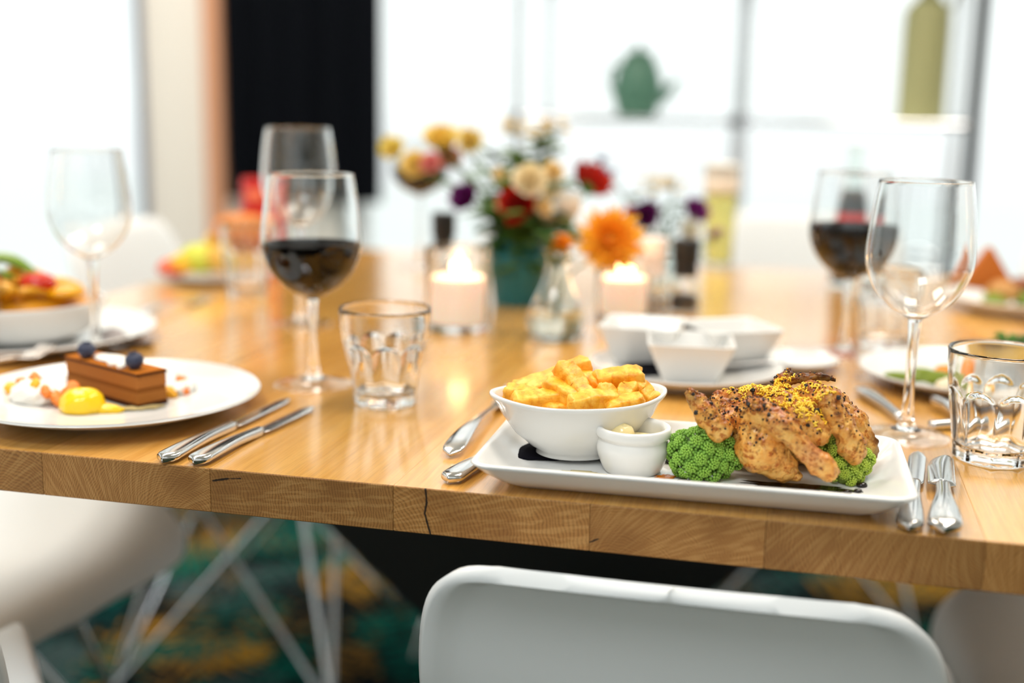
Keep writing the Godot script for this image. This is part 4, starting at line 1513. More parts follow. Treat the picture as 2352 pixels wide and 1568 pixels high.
# ---------------------------------------------------------------- glasses
func wine_glass(label: String, at: Vector3, h: float, r: float, rim: float, foot: float, stem: float, wine := -1.0) -> Node3D:
	var t := thing("wine_glass", label, "wine glass", at, 0.0, "stemmed wine glasses on the table")
	var k := h - stem
	var outer := spline([Vector2(0.0055, stem), Vector2(r * 0.30, stem + k * 0.035), Vector2(r * 0.56, stem + k * 0.10), Vector2(r * 0.80, stem + k * 0.21), Vector2(r * 0.95, stem + k * 0.34), Vector2(r, stem + k * 0.46), Vector2(lerpf(r, rim, 0.16), stem + k * 0.62), Vector2(lerpf(r, rim, 0.52), stem + k * 0.82), Vector2(rim, stem + k)], 5)
	var foot_prof := spline([Vector2(0, 0.0006), Vector2(foot * 0.9, 0.0004), Vector2(foot * 0.985, 0.0002), Vector2(foot, 0.0012), Vector2(foot * 0.98, 0.0022), Vector2(foot * 0.6, 0.0042), Vector2(foot * 0.36, 0.0066), Vector2(0, 0.0068)], 4)
	var base := spline([Vector2(0, 0.0069), Vector2(foot * 0.34, 0.0070), Vector2(foot * 0.27, 0.0085), Vector2(0.0068, 0.013), Vector2(0.0048, 0.024), Vector2(0.0040, stem * 0.5), Vector2(0.0042, stem * 0.8), Vector2(0.0055, stem)], 4)
	var prof := PackedVector2Array(base)
	prof.resize(base.size() - 1)
	prof.append_array(outer)
	prof.append(Vector2(rim - 0.0003, h + 0.0005))
	prof.append(Vector2(rim - 0.0009, h + 0.0002))
	var inner := PackedVector2Array()
	for i in range(outer.size() - 1, 3, -1):
		var q := outer[i]
		inner.append(Vector2(maxf(q.x - 0.0011, 0.0), q.y))
	var low := inner[inner.size() - 1]
	inner.append(Vector2(low.x * 0.5, low.y - 0.0016))
	inner.append(Vector2(0, low.y - 0.0022))
	prof.append_array(inner)
	var b := MB.new()
	b.lathe(prof, 64)
	part("bowl_and_stem", b.mesh(M.glass), t)
	b = MB.new()
	b.lathe(foot_prof, 64)
	part("foot", b.mesh(M.foot_glass), t)
	if wine > 0:
		var w := PackedVector2Array()
		w.append(Vector2(0, low.y - 0.0027))
		w.append(Vector2(low.x * 0.55, low.y - 0.0021))
		for i in range(inner.size() - 3, -1, -1):
			var q := inner[i]
			if q.y < wine:
				w.append(Vector2(q.x + 0.0005, q.y))
		var top := w[w.size() - 1].x
		w.append(Vector2(top, wine))
		w.append(Vector2(top - 0.0012, wine - 0.0005))
		w.append(Vector2(0, wine - 0.0005))
		b = MB.new()
		b.lathe(w, 64)
		part("red_wine", b.mesh(M.wine), t)
	return t


func tumbler(label: String, at: Vector3, h: float, rim: float, foot: float, turn := 0.0) -> Node3D:
	var t := thing("tumbler", label, "drinking glass", at, turn, "faceted drinking glasses on the table")
	var outer := spline([Vector2(foot * 0.93, 0.0003), Vector2(foot, 0.0022), Vector2(foot * 1.01, h * 0.10), Vector2(foot * 1.10, h * 0.3), Vector2(lerpf(foot, rim, 0.55), h * 0.5), Vector2(lerpf(foot, rim, 0.76), h * 0.64), Vector2(lerpf(foot, rim, 0.9), h * 0.82), Vector2(rim, h * 0.985)], 9)
	var b := MB.new()
	var prof := PackedVector2Array([Vector2(0, 0.0012), Vector2(foot * 0.7, 0.0012)])
	prof.append_array(outer)
	prof.append(Vector2(rim - 0.0006, h))
	prof.append(Vector2(rim - 0.0018, h * 0.997))
	var inner_from := prof.size()
	for q in [[0.985, 0.96], [0.93, 0.82], [0.80, 0.64], [0.62, 0.48], [0.42, 0.3], [0.30, 0.16], [0.22, 0.12]]:
		prof.append(Vector2(lerpf(foot, rim, q[0]) - 0.0030, h * q[1]))
	prof.append(Vector2(foot * 0.6, h * 0.102))
	prof.append(Vector2(0, h * 0.10))
	var split: float = rim - 0.0025
	b.lathe(prof, 144, func(r: float, y: float, a: float) -> float:
		# nine flat panels with arched tops, on the outside only
		var outer_r := _radius_at(outer, y)
		if r < outer_r - 0.0012 or y < 0.0002:
			return r
		var seg := TAU / 9.0
		var phi := fposmod(a, seg) - seg / 2.0
		var arch := h * (0.66 - 0.085 * pow(absf(phi) / (seg / 2.0), 2.0))
		var on := 1.0 - smoothstep(arch - h * 0.03, arch + h * 0.01, y)
		on *= smoothstep(0.0, h * 0.035, y) * 0.75 + 0.25
		var flat := cos(seg / 2.0) / cos(phi)
		return r * lerpf(1.0, lerpf(1.0, flat, 0.9) * 1.015 - 0.012 * pow(cos(phi / seg * PI), 2.0), on))
	part("glass", b.mesh(M.glass), t)
	return t


func _radius_at(prof: PackedVector2Array, y: float) -> float:
	for i in prof.size() - 1:
		if y <= prof[i + 1].y:
			return lerpf(prof[i].x, prof[i + 1].x, clampf((y - prof[i].y) / maxf(prof[i + 1].y - prof[i].y, 1e-6), 0, 1))
	return prof[prof.size() - 1].x


func glasses() -> void:
	wine_glass("clear empty wine glass at right behind the white dish", Vector3(0.3255, TY, -0.972), 0.2095, 0.0424, 0.0362, 0.0350, 0.099)
	wine_glass("large glass of red wine at left, right behind the dessert plate", Vector3(-0.186, TY, -1.119), 0.198, 0.0462, 0.0390, 0.0365, 0.0835, 0.1345)
	wine_glass("empty wine glass at far left behind the blueberries", Vector3(-0.4335, TY, -1.246), 0.21, 0.0415, 0.0345, 0.0345, 0.10)
	wine_glass("empty wine glass seen over the rim of the left red wine", Vector3(-0.252, TY, -1.43), 0.232, 0.0432, 0.0365, 0.036, 0.118)
	wine_glass("half full glass of red wine at right in front of the dark bottle", Vector3(0.363, TY, -1.308), 0.198, 0.0450, 0.0385, 0.036, 0.084, 0.1425)
	wine_glass("distant red wine glass under the drooping yellow flowers", Vector3(-0.1505, TY, -1.95), 0.205, 0.045, 0.0385, 0.036, 0.118, 0.162)
	tumbler("empty faceted tumbler at the right edge by the butter knife", Vector3(0.3745, TY, -0.912), 0.087, 0.0398, 0.0298, 0.12)
	tumbler("empty faceted tumbler in the middle beside the left red wine", Vector3(-0.112, TY, -1.057), 0.0865, 0.0408, 0.0278, 0.3)
	tumbler("faceted tumbler far back at left before the heaped plate", Vector3(-0.363, TY, -1.645), 0.1, 0.0345, 0.026, 0.0)
	tumbler("faceted tumbler at right behind the clear wine glass stem", Vector3(0.423, TY, -1.36), 0.088, 0.039, 0.029, 0.5)
	tumbler("faceted tumbler cut off by the left edge of the picture", Vector3(-0.557, TY, -1.215), 0.087, 0.0395, 0.0295, 0.2)


# ---------------------------------------------------------------- the middle of the table
func candle(label: String, at: Vector3, r: float, h: float, wax_h: float, ink: Color) -> void:
	var holder := thing("candle_glass", "clear glass holder around the %s" % label, "candle holder", at, 0.0, "glass candle holders")
	var b := MB.new()
	b.lathe(PackedVector2Array([Vector2(0, 0.0003), Vector2(r * 0.96, 0.0003), Vector2(r, 0.002), Vector2(r, h * 0.5), Vector2(r, h - 0.0008), Vector2(r - 0.0008, h), Vector2(r - 0.0018, h - 0.0008), Vector2(r - 0.0022, h * 0.5), Vector2(r - 0.0022, 0.012), Vector2(r - 0.005, 0.0095), Vector2(0, 0.009)]), 48)
	part("glass", b.mesh(M.glass), holder)
	var t := thing("candle", "lit %s inside its glass" % label, "candle", at + Vector3(0, 0.0098, 0), 0.0, "lit candles in glass holders")
	var wr := r - 0.0062
	b = MB.new()
	b.lathe(spline([Vector2(0, 0), Vector2(wr * 0.97, 0), Vector2(wr, 0.002), Vector2(wr, wax_h * 0.5), Vector2(wr * 0.99, wax_h - 0.002), Vector2(wr * 0.9, wax_h), Vector2(wr * 0.6, wax_h - 0.005), Vector2(0, wax_h - 0.007)], 4), 40, func(q: float, y: float, a: float) -> float: return q * (1.0 + (0.02 * sin(a * 3.0) if y > wax_h * 0.9 else 0.0)))
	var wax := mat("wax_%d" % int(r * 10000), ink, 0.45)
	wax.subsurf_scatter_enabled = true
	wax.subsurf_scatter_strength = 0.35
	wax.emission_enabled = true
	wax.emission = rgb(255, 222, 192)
	wax.emission_energy_multiplier = 0.45  # candlelight soaking through the wax is put in as emission
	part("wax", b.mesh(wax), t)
	b = MB.new()
	b.tube([Vector3(0, wax_h - 0.008, 0), Vector3(0.0004, wax_h - 0.001, 0), Vector3(0.0012, wax_h + 0.004, 0)], [0.0008, 0.0008, 0.0005], 6)
	var wk := part("wick", b.mesh(M.black_steel), t)
	b = MB.new()
	b.lathe(spline([Vector2(0, 0), Vector2(0.0035, 0.003), Vector2(0.0052, 0.009), Vector2(0.0040, 0.018), Vector2(0.0018, 0.027), Vector2(0, 0.033)], 4), 16)
	var fm := mat("flame_glow", rgb(255, 226, 170), 0.8)
	fm.emission_enabled = true
	fm.emission = rgb(255, 214, 150)
	fm.emission_energy_multiplier = 6.0
	part("flame", b.mesh(fm), wk, Vector3(0.001, wax_h + 0.0005, 0))
	var l := OmniLight3D.new()
	l.name = "candle_light"
	l.light_color = rgb(255, 190, 120)
	l.light_energy = 0.004
	l.light_size = 0.006
	l.omni_range = 6.0
	l.omni_attenuation = 2.0
	l.shadow_enabled = true
	add_child(l, true)
	l.position = at + Vector3(0.001, 0.0098 + wax_h + 0.012, 0)


# a flower: a stem from the vase to the head, the head facing a direction
func flower(label: String, kind: String, head: Vector3, root: Vector3, size: float, ink: Color, heart: Color, face: Vector3, group: String) -> void:
	var t := thing("flower", label, "flower", root, 0.0, group)
	var r := size * (1.25 if kind != "spiky" else 1.05)
	var hd := head - root
	var n := face.normalized()
	var b := MB.new()
	var bend := Vector3(hd.x * 0.2, hd.y * 0.55, hd.z * 0.2)
	var path := spline3([Vector3.ZERO, bend, hd - n * r * 0.5 - Vector3(0, 0.004, 0), hd - n * r * 0.15], 6)
	b.tube(path, path.map(func(_q: Vector3) -> float: return 0.0014), 7)
	part("stem", b.mesh(M.stem_green), t)
	b = MB.new()
	var side := n.cross(Vector3(0.2, 1, 0.1)).normalized()
	var up := side.cross(n)
	b.xf = Transform3D(Basis(side, n, -up), hd)
	var rows := 5
	var per := 11
	if kind == "ball":
		per = 12
		rows = 6
	if kind == "spiky":
		per = 20
		rows = 5
	for q in rows:
		var open: float = lerpf(1.35, 0.25, q / float(rows - 1)) if kind != "cup" else lerpf(0.75, 0.3, q / float(rows - 1))
		if kind == "spiky":
			open = lerpf(1.5, 0.55, q / float(rows - 1))
		for k in per:
			var a := TAU * (k + 0.5 * (q % 2)) / per + noise.get_noise_2d(k * 3.1, q * 7.7) * 0.25
			var len := r * lerpf(1.0, 0.55, q / float(rows)) * (1.0 + 0.2 * noise.get_noise_2d(k * 5.0 + r * 900, q * 3.0))
			var wide := len * (0.34 if kind == "ball" or kind == "cup" else 0.13 if kind == "spiky" else 0.26)
			var dir := Vector3(cos(a) * sin(open), cos(open), sin(a) * sin(open))
			var across := Vector3(-sin(a), 0, cos(a))
			var nrm := across.cross(dir)
			b.col = ink.lerp(heart, clampf(q / float(rows) + noise.get_noise_2d(k * 9.0, q * 2.0) * 0.4, 0, 1))
			var curl: float = 0.35 if kind != "spiky" else 0.12
			b.shell(3, 4, func(u: float, v: float) -> Vector3:
				var s := (u - 0.5) * 2.0
				var w := wide * pow(sin(PI * clampf(0.12 + v * 0.85, 0, 1)), 0.7)
				return dir * len * v + across * s * w + nrm * (len * curl * v * v - s * s * w * 0.35), 0.0005)
	b.col = heart
	b.ball(Vector3(0, r * 0.12, 0), Vector3(r * 0.3, r * 0.25, r * 0.3), 12, 8)
	part("petals", b.mesh(M.petal), t)
	b = MB.new()
	b.xf = Transform3D(Basis(side, n, -up), hd)
	b.ball(Vector3(0, -r * 0.12, 0), Vector3(r * 0.34, r * 0.2, r * 0.34), 10, 6)
	part("calyx", b.mesh(M.stem_green), t)


# a spray: thin twigs with many little blossoms
func spray(label: String, heads: Array, root: Vector3, ink: Color, group: String, leaf: Color, small := 0.005) -> void:
	var t := thing("blossom_spray", label, "flower", root, 0.0, group)
	var st := MB.new()
	var bl := MB.new()
	var r := RandomNumberGenerator.new()
	r.seed = int(absf(root.x) * 10000) + heads.size() * 17 + int(small * 100000)
	for h in heads:
		var c: Vector3 = h[0] - root
		var s: float = h[1]
		var path := spline3([Vector3.ZERO, c * Vector3(0.35, 0.5, 0.35), c - Vector3(0, s * 0.6, 0)], 5)
		st.tube(path, path.map(func(_q: Vector3) -> float: return 0.0011), 6)
		for k in 13:
			var o := Vector3(r.randf_range(-1, 1), r.randf_range(-0.6, 0.8), r.randf_range(-1, 1)) * s
			st.tube([c - Vector3(0, s * 0.6, 0), c + o], [0.0006, 0.0005], 5)
			for p in 6:
				var a := TAU * p / 6.0
				bl.col = ink.lerp(Color(ink.r * 0.8, ink.g * 0.7, ink.b * 0.3), r.randf() * 0.6)
				bl.ball(c + o + Vector3(cos(a) * small * 0.6, r.randf() * small * 0.3, sin(a) * small * 0.6), Vector3(small * 0.5, small * 0.22, small * 0.5), 7, 5)
			bl.col = lin(226, 176, 40)
			bl.ball(c + o + Vector3(0, small * 0.15, 0), Vector3.ONE * small * 0.34, 7, 5)
	part("twigs", st.mesh(M.stem_green), t)
	part("blossoms", bl.mesh(M.petal), t)


func leafy(label: String, tips: Array, root: Vector3, wide: float, group: String, ink: Color) -> void:
	var t := thing("leafy_stem", label, "foliage", root, 0.0, group)
	var r := RandomNumberGenerator.new()
	r.seed = int(absf(root.z) * 10000) + tips.size()
	var st := MB.new()
	for q in tips:
		var c: Vector3 = q - root
		var path := spline3([Vector3.ZERO, c * Vector3(0.3, 0.55, 0.3), c], 6)
		st.tube(path, path.map(func(_k: Vector3) -> float: return 0.0013), 6)
		for rep in range(4, path.size() * 2):
			var i: int = mini(rep / 2 + rep % 2, path.size() - 1)
			var lf := MB.new()
			lf.col = ink.lerp(lin(120, 140, 50), r.randf() * 0.7)
			var a := r.randf() * TAU
			var dir := Vector3(cos(a), r.randf_range(0.1, 0.9), sin(a)).normalized()
			var across := dir.cross(Vector3.UP).normalized()
			var len := wide * r.randf_range(1.4, 2.4)
			var base: Vector3 = path[i]
			lf.shell(4, 6, func(u: float, v: float) -> Vector3:
				var s := (u - 0.5) * 2.0
				return base + dir * len * v + across * s * wide * 0.42 * sin(PI * clampf(v * 0.92 + 0.06, 0, 1)) + Vector3(0, -v * v * len * 0.3 - s * s * 0.002, 0), 0.0005)
			part("leaf", lf.mesh(M.petal), t)
	part("stem", st.mesh(M.stem_green), t)


func mill(called: String, label: String, at: Vector3, fill: Color, cap: Color, h: float, r: float) -> void:
	var t := thing(called, label, "mill", at)
	var b := MB.new()
	b.lathe(spline([Vector2(0, 0.0003), Vector2(r * 0.95, 0.0003), Vector2(r, 0.002), Vector2(r, h * 0.3), Vector2(r * 0.98, h * 0.42), Vector2(r * 0.7, h * 0.5), Vector2(r * 0.68, h * 0.54), Vector2(r * 0.6, h * 0.54), Vector2(r * 0.62, h * 0.5), Vector2(r * 0.9, h * 0.41), Vector2(r * 0.92, h * 0.3), Vector2(r * 0.92, 0.004), Vector2(0, 0.004)], 3), 32)
	part("jar", b.mesh(M.glass), t)
	b = MB.new()
	b.lathe(PackedVector2Array([Vector2(0, 0.0045), Vector2(r * 0.9, 0.0045), Vector2(r * 0.905, h * 0.2), Vector2(r * 0.86, h * 0.24), Vector2(0, h * 0.27)]), 28)
	part("filling", b.mesh(mat("fill_%s" % called, fill, 0.9)), t)
	b = MB.new()
	b.lathe(PackedVector2Array([Vector2(0, h * 0.5), Vector2(r * 0.80, h * 0.5), Vector2(r * 0.82, h * 0.51), Vector2(r * 0.82, h * 0.66), Vector2(r * 0.76, h * 0.67), Vector2(r * 0.76, h * 0.70), Vector2(r * 0.9, h * 0.71), Vector2(r * 0.92, h * 0.98), Vector2(r * 0.88, h), Vector2(0, h)]), 32)
	part("grinder_cap", b.mesh(mat("cap_%s" % called, cap, 0.5)), t)


func centre() -> void:
	var pm := mat("petal", Color.WHITE, 0.6)
	pm.vertex_color_use_as_albedo = true
	pm.backlight_enabled = true
	pm.backlight = Color(0.9, 0.9, 0.9)
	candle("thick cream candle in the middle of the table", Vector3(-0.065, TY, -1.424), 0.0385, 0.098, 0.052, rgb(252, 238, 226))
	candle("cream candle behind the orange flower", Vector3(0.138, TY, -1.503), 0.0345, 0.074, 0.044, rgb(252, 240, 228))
	# teal stoneware jar
	var jar := Vector3(0.006, TY, -1.616)
	var b := MB.new()
	b.lathe(spline([Vector2(0, 0.0015), Vector2(0.026, 0.0015), Vector2(0.028, 0), Vector2(0.031, 0.002), Vector2(0.0345, 0.025), Vector2(0.039, 0.055), Vector2(0.0385, 0.068), Vector2(0.032, 0.077), Vector2(0.0305, 0.080), Vector2(0.032, 0.084), Vector2(0.033, 0.090), Vector2(0.0315, 0.092), Vector2(0.028, 0.091), Vector2(0.027, 0.082), Vector2(0.031, 0.07), Vector2(0.030, 0.03), Vector2(0.026, 0.012), Vector2(0, 0.01)], 4), 48)
	single("jar", b.mesh(mat("teal_glaze", rgb(8, 102, 108), 0.45)), "dark teal glazed jar holding the mixed bouquet behind the candle", "vase", jar)
	# small glass vase
	var bud := Vector3(0.050, TY, -1.380)
	b = MB.new()
	b.lathe(spline([Vector2(0, 0.001), Vector2(0.027, 0.0004), Vector2(0.0305, 0.003), Vector2(0.034, 0.016), Vector2(0.0335, 0.026), Vector2(0.026, 0.045), Vector2(0.0165, 0.066), Vector2(0.0125, 0.082), Vector2(0.0128, 0.092), Vector2(0.0165, 0.1), Vector2(0.0158, 0.1012), Vector2(0.0145, 0.1002), Vector2(0.0108, 0.091), Vector2(0.0106, 0.082), Vector2(0.0145, 0.066), Vector2(0.024, 0.045), Vector2(0.0315, 0.026), Vector2(0.032, 0.016), Vector2(0.028, 0.006), Vector2(0, 0.0045)], 4), 48)
	single("glass_vase", b.mesh(M.green_glass), "small clear glass bottle vase with a flared neck holding the orange flower", "vase", bud)
	b = MB.new()
	b.lathe(spline([Vector2(0, 0.0038), Vector2(0.0285, 0.0056), Vector2(0.0325, 0.016), Vector2(0.0321, 0.026), Vector2(0.0290, 0.036), Vector2(0.0282, 0.0364), Vector2(0, 0.0362)], 4), 40)
	single("vase_water", b.mesh(M.water), "clear water standing in the small glass bottle vase", "water", bud)
	# third vase, mostly hidden
	var low := Vector3(0.205, TY, -1.715)
	b = MB.new()
	b.lathe(spline([Vector2(0, 0.001), Vector2(0.028, 0.0003), Vector2(0.031, 0.003), Vector2(0.033, 0.04), Vector2(0.031, 0.07), Vector2(0.0315, 0.078), Vector2(0.029, 0.078), Vector2(0.0285, 0.07), Vector2(0.0305, 0.04), Vector2(0.028, 0.008), Vector2(0, 0.006)], 4), 40)
	single("glass_vase", b.mesh(M.green_glass), "low glass vase behind the pepper mill, holding the purple flowers", "vase", low)
	var J := "flowers in the teal jar"
	var jr := jar + Vector3(0, 0.03, 0)
	var up := Vector3(0, 0.5, 1)
	flower("dark purple flower hanging out at the left of the bouquet", "ball", Vector3(-0.0619, 0.8894, -1.60), jr, 0.0185, lin(130, 20, 120), lin(90, 10, 90), Vector3(-0.5, 0.5, 0.8), J)
	flower("deep red dahlia facing forward in the middle of the bouquet", "ball", Vector3(0.0065, 0.8845, -1.57), jr, 0.0235, lin(214, 32, 14), lin(150, 12, 10), Vector3(-0.4, 0.3, 1), J)
	flower("large cream dahlia in the middle of the bouquet", "ball", Vector3(0.0192, 0.9149, -1.56), jr, 0.021, lin(255, 248, 224), lin(255, 238, 190), up, J)
	flower("cream flower to the right of the large cream dahlia", "daisy", Vector3(0.0489, 0.9252, -1.58), jr, 0.0145, lin(255, 244, 206), lin(250, 214, 110), up, J)
	flower("small cream flower at the upper left of the bouquet", "daisy", Vector3(-0.0185, 0.9201, -1.60), jr, 0.0105, lin(255, 244, 206), lin(250, 214, 110), up, J)
	flower("small cream flower under the large cream dahlia", "daisy", Vector3(0.0382, 0.8820, -1.56), jr, 0.0115, lin(255, 244, 206), lin(250, 214, 110), up, J)
	flower("small cream flower left of the red dahlia", "daisy", Vector3(-0.0166, 0.8850, -1.58), jr, 0.009, lin(255, 244, 206), lin(250, 214, 110), up, J)
	flower("tall white cup-shaped flower right of the red dahlia", "cup", Vector3(0.0665, 0.8700, -1.57), jr, 0.026, lin(250, 246, 240), lin(248, 240, 226), Vector3(0.1, 1, 0.25), J)
	flower("red dahlia turned away at the right of the bouquet", "ball", Vector3(0.0976, 0.9080, -1.62), jr, 0.026, lin(206, 34, 16), lin(150, 12, 10), Vector3(0.5, 0.7, -0.6), J)
	spray("spray of tiny pale yellow blossoms highest above the bouquet", [[Vector3(0.0002, 0.9820, -1.63), 0.015], [Vector3(0.0518, 0.9800, -1.63), 0.017], [Vector3(0.0261, 0.9730, -1.63), 0.011]], jr, lin(255, 242, 200), J, lin(90, 120, 50), 0.0062)
	spray("spray of tiny cream blossoms low at the right of the bouquet", [[Vector3(0.048, 0.898, -1.575), 0.012], [Vector3(0.045, 0.868, -1.575), 0.010]], jr, lin(255, 244, 210), J, lin(90, 120, 50), 0.006)
	leafy("bushy green leaves rising in the middle of the bouquet", [Vector3(0.0098, 0.9479, -1.63), Vector3(-0.008, 0.925, -1.62), Vector3(0.028, 0.938, -1.63), Vector3(0.0, 0.905, -1.60), Vector3(-0.02, 0.94, -1.64), Vector3(0.03, 0.96, -1.64), Vector3(0.055, 0.91, -1.62)], jr, 0.025, J, lin(104, 146, 48))
	leafy("dark green leaves spilling over the teal jar", [Vector3(-0.03, 0.868, -1.60), Vector3(-0.005, 0.862, -1.575), Vector3(0.03, 0.858, -1.575), Vector3(0.045, 0.878, -1.60), Vector3(-0.022, 0.885, -1.62), Vector3(0.06, 0.872, -1.58), Vector3(0.015, 0.875, -1.57), Vector3(-0.012, 0.872, -1.585)], jr, 0.024, J, lin(60, 108, 36))
	var Y := "yellow flowers drooping left from the teal jar"
	flower("yellow flower farthest left, by the dark curtain", "daisy", Vector3(-0.1693, 0.9466, -1.72), jr, 0.0175, lin(254, 244, 160), lin(244, 220, 100), Vector3(-0.3, 0.6, 1), Y)
	flower("large yellow flower over the distant red wine", "ball", Vector3(-0.1372, 0.9270, -1.70), jr, 0.0180, lin(255, 240, 160), lin(255, 226, 120), Vector3(-0.1, 0.4, 1), Y)
	flower("large yellow flower at the top of the drooping stems", "ball", Vector3(-0.1043, 0.9567, -1.72), jr, 0.0235, lin(254, 238, 150), lin(246, 210, 90), Vector3(0, 0.9, 0.6), Y)
	flower("yellow flower nearest the bouquet on the drooping stems", "daisy", Vector3(-0.0623, 0.9590, -1.70), jr, 0.017, lin(254, 240, 160), lin(240, 206, 90), up, Y)
	flower("small pink flower between the yellow ones", "ball", Vector3(-0.1155, 0.9291, -1.69), jr, 0.0135, lin(250, 180, 170), lin(240, 140, 140), up, Y)
	flower("dusky pink flower right of the small pink one", "ball", Vector3(-0.0914, 0.9357, -1.72), jr, 0.0155, lin(236, 190, 150), lin(214, 140, 110), up, Y)
	leafy("thin green leaves among the drooping yellow flowers", [Vector3(-0.125, 0.968, -1.73), Vector3(-0.075, 0.955, -1.72)], jr, 0.006, Y, lin(96, 120, 50))
	# the orange flower
	var br := bud + Vector3(0, 0.02, 0)
	flower("large shaggy orange flower leaning out of the glass bottle vase", "spiky", Vector3(0.1090, 0.8590, -1.395), br, 0.041, lin(255, 210, 56), lin(255, 158, 20), Vector3(0.15, 0.45, 0.9), "flowers in the glass bottle vase")
	flower("small orange flower at the mouth of the glass bottle vase", "spiky", Vector3(0.0540, 0.8560, -1.385), br, 0.016, lin(255, 190, 40), lin(250, 150, 20), Vector3(-0.3, 0.8, 0.5), "flowers in the glass bottle vase")
	leafy("green leaves at the mouth of the glass bottle vase", [Vector3(0.036, 0.868, -1.385), Vector3(0.075, 0.868, -1.39)], br + Vector3(0.0, 0.06, 0), 0.008, "flowers in the glass bottle vase", lin(60, 108, 34))
	# the purple group
	var P := "flowers in the low glass vase"
	var lr := low + Vector3(0, 0.02, 0)
	flower("purple flower at the left of the low vase", "ball", Vector3(0.1821, 0.8617, -1.70), lr, 0.019, lin(120, 20, 110), lin(80, 10, 76), up, P)
	flower("purple flower at the right, before the glass of beer", "ball", Vector3(0.2518, 0.8659, -1.72), lr, 0.0185, lin(160, 50, 150), lin(120, 24, 120), Vector3(0.5, 0.6, 0.7), P)
	flower("small red-orange flower left of the purple ones", "daisy", Vector3(0.1655, 0.8632, -1.72), lr, 0.012, lin(236, 84, 30), lin(200, 50, 20), up, P)
	flower("white flower low between mill and beer", "daisy", Vector3(0.2427, 0.8433, -1.70), lr, 0.0155, lin(248, 248, 246), lin(240, 236, 200), Vector3(0.3, 0.4, 1), P)
	spray("spray of cream blossoms above the purple flowers", [[Vector3(0.1963, 0.9002, -1.74), 0.017], [Vector3(0.2270, 0.9038, -1.74), 0.016]], lr, lin(255, 246, 214), P, lin(90, 120, 60), 0.006)
	spray("sprig of lavender pink blossoms hanging before the beer", [[Vector3(0.2795, 0.8388, -1.70), 0.011]], lr, lin(190, 140, 190), P, lin(90, 120, 60), 0.005)
	spray("thin sprig of blue blossoms behind the turned red dahlia", [[Vector3(0.1203, 0.9371, -1.73), 0.006], [Vector3(0.1343, 0.9191, -1.73), 0.009]], lr, lin(90, 110, 200), P, lin(90, 120, 60), 0.004)
	leafy("feathery green leaves among the purple flowers", [Vector3(0.170, 0.89, -1.72), Vector3(0.21, 0.878, -1.71), Vector3(0.238, 0.88, -1.72)], lr, 0.0075, P, lin(60, 96, 50))
	mill("pepper_mill", "pepper mill with black cap and glass jar behind the white sauce bowls", Vector3(0.224, TY, -1.577), rgb(44, 32, 26), rgb(14, 14, 15), 0.095, 0.0195)
	mill("salt_mill", "salt mill with a pale cap just left of the black pepper mill", Vector3(0.1815, TY, -1.572), rgb(244, 240, 234), rgb(244, 232, 226), 0.097, 0.0195)
	mill("pepper_mill", "pepper mill whose black cap shows behind the middle candle", Vector3(-0.098, TY, -1.70), rgb(50, 40, 34), rgb(14, 14, 15), 0.113, 0.0185)
	beer(Vector3(0.342, TY, -2.03))
	bottle(Vector3(0.503, TY, -1.82))
	# small red lantern at the far left
	var lan := thing("candle_holder", "tall red rounded holder far back at left before the dark curtain", "candle holder", Vector3(-0.3985, TY + 0.0, -1.905))
	b = MB.new()
	b.lathe(spline([Vector2(0, 0.001), Vector2(0.022, 0.0), Vector2(0.026, 0.004), Vector2(0.03, 0.06), Vector2(0.027, 0.1), Vector2(0.026, 0.138), Vector2(0.0245, 0.1385), Vector2(0.0245, 0.1), Vector2(0.0275, 0.06), Vector2(0.023, 0.008), Vector2(0, 0.006)], 4), 36)
	part("cup", b.mesh(mat("red_lacquer", rgb(206, 26, 16), 0.3)), lan)
	b = MB.new()
	b.rbox(Vector3(0.026, 0.016, 0.004), 0.0018, Vector3(0, 0.118, 0.0265))
	part("badge", b.mesh(mat("coral", rgb(250, 128, 90), 0.4)), lan)


func beer(at: Vector3) -> void:
	var t := thing("beer_glass", "tall glass of pale yellow beer with a white head, far back", "beer", at)
	var prof := [[0.0, 0.001], [0.0225, 0.0004], [0.024, 0.003], [0.0245, 0.05], [0.027, 0.11], [0.0295, 0.172], [0.0285, 0.173], [0.0275, 0.172], [0.0252, 0.11], [0.0228, 0.05], [0.0215, 0.010], [0.0, 0.009]]
	var pv := PackedVector2Array()
	for q in prof:
		pv.append(Vector2(q[0], q[1]))
	var b := MB.new()
	b.lathe(pv, 40)
	part("glass", b.mesh(M.glass), t)
	b = MB.new()
	b.lathe(PackedVector2Array([Vector2(0, 0.0085), Vector2(0.0219, 0.0095), Vector2(0.0234, 0.05), Vector2(0.0258, 0.11), Vector2(0.0265, 0.124), Vector2(0, 0.124)]), 36)
	var bm := mat("lager", rgb(255, 238, 140), 0.05)
	bm.refraction_enabled = true
	bm.refraction_scale = 0.033
	bm.albedo_color.a = 0.12
	part("beer", b.mesh(bm), t)
	b = MB.new()
	b.lathe(spline([Vector2(0, 0.1242), Vector2(0.0265, 0.1242), Vector2(0.0279, 0.162), Vector2(0.025, 0.171), Vector2(0, 0.173)], 4), 36)
	part("foam", b.mesh(mat("foam", rgb(250, 244, 232), 0.8)), t)


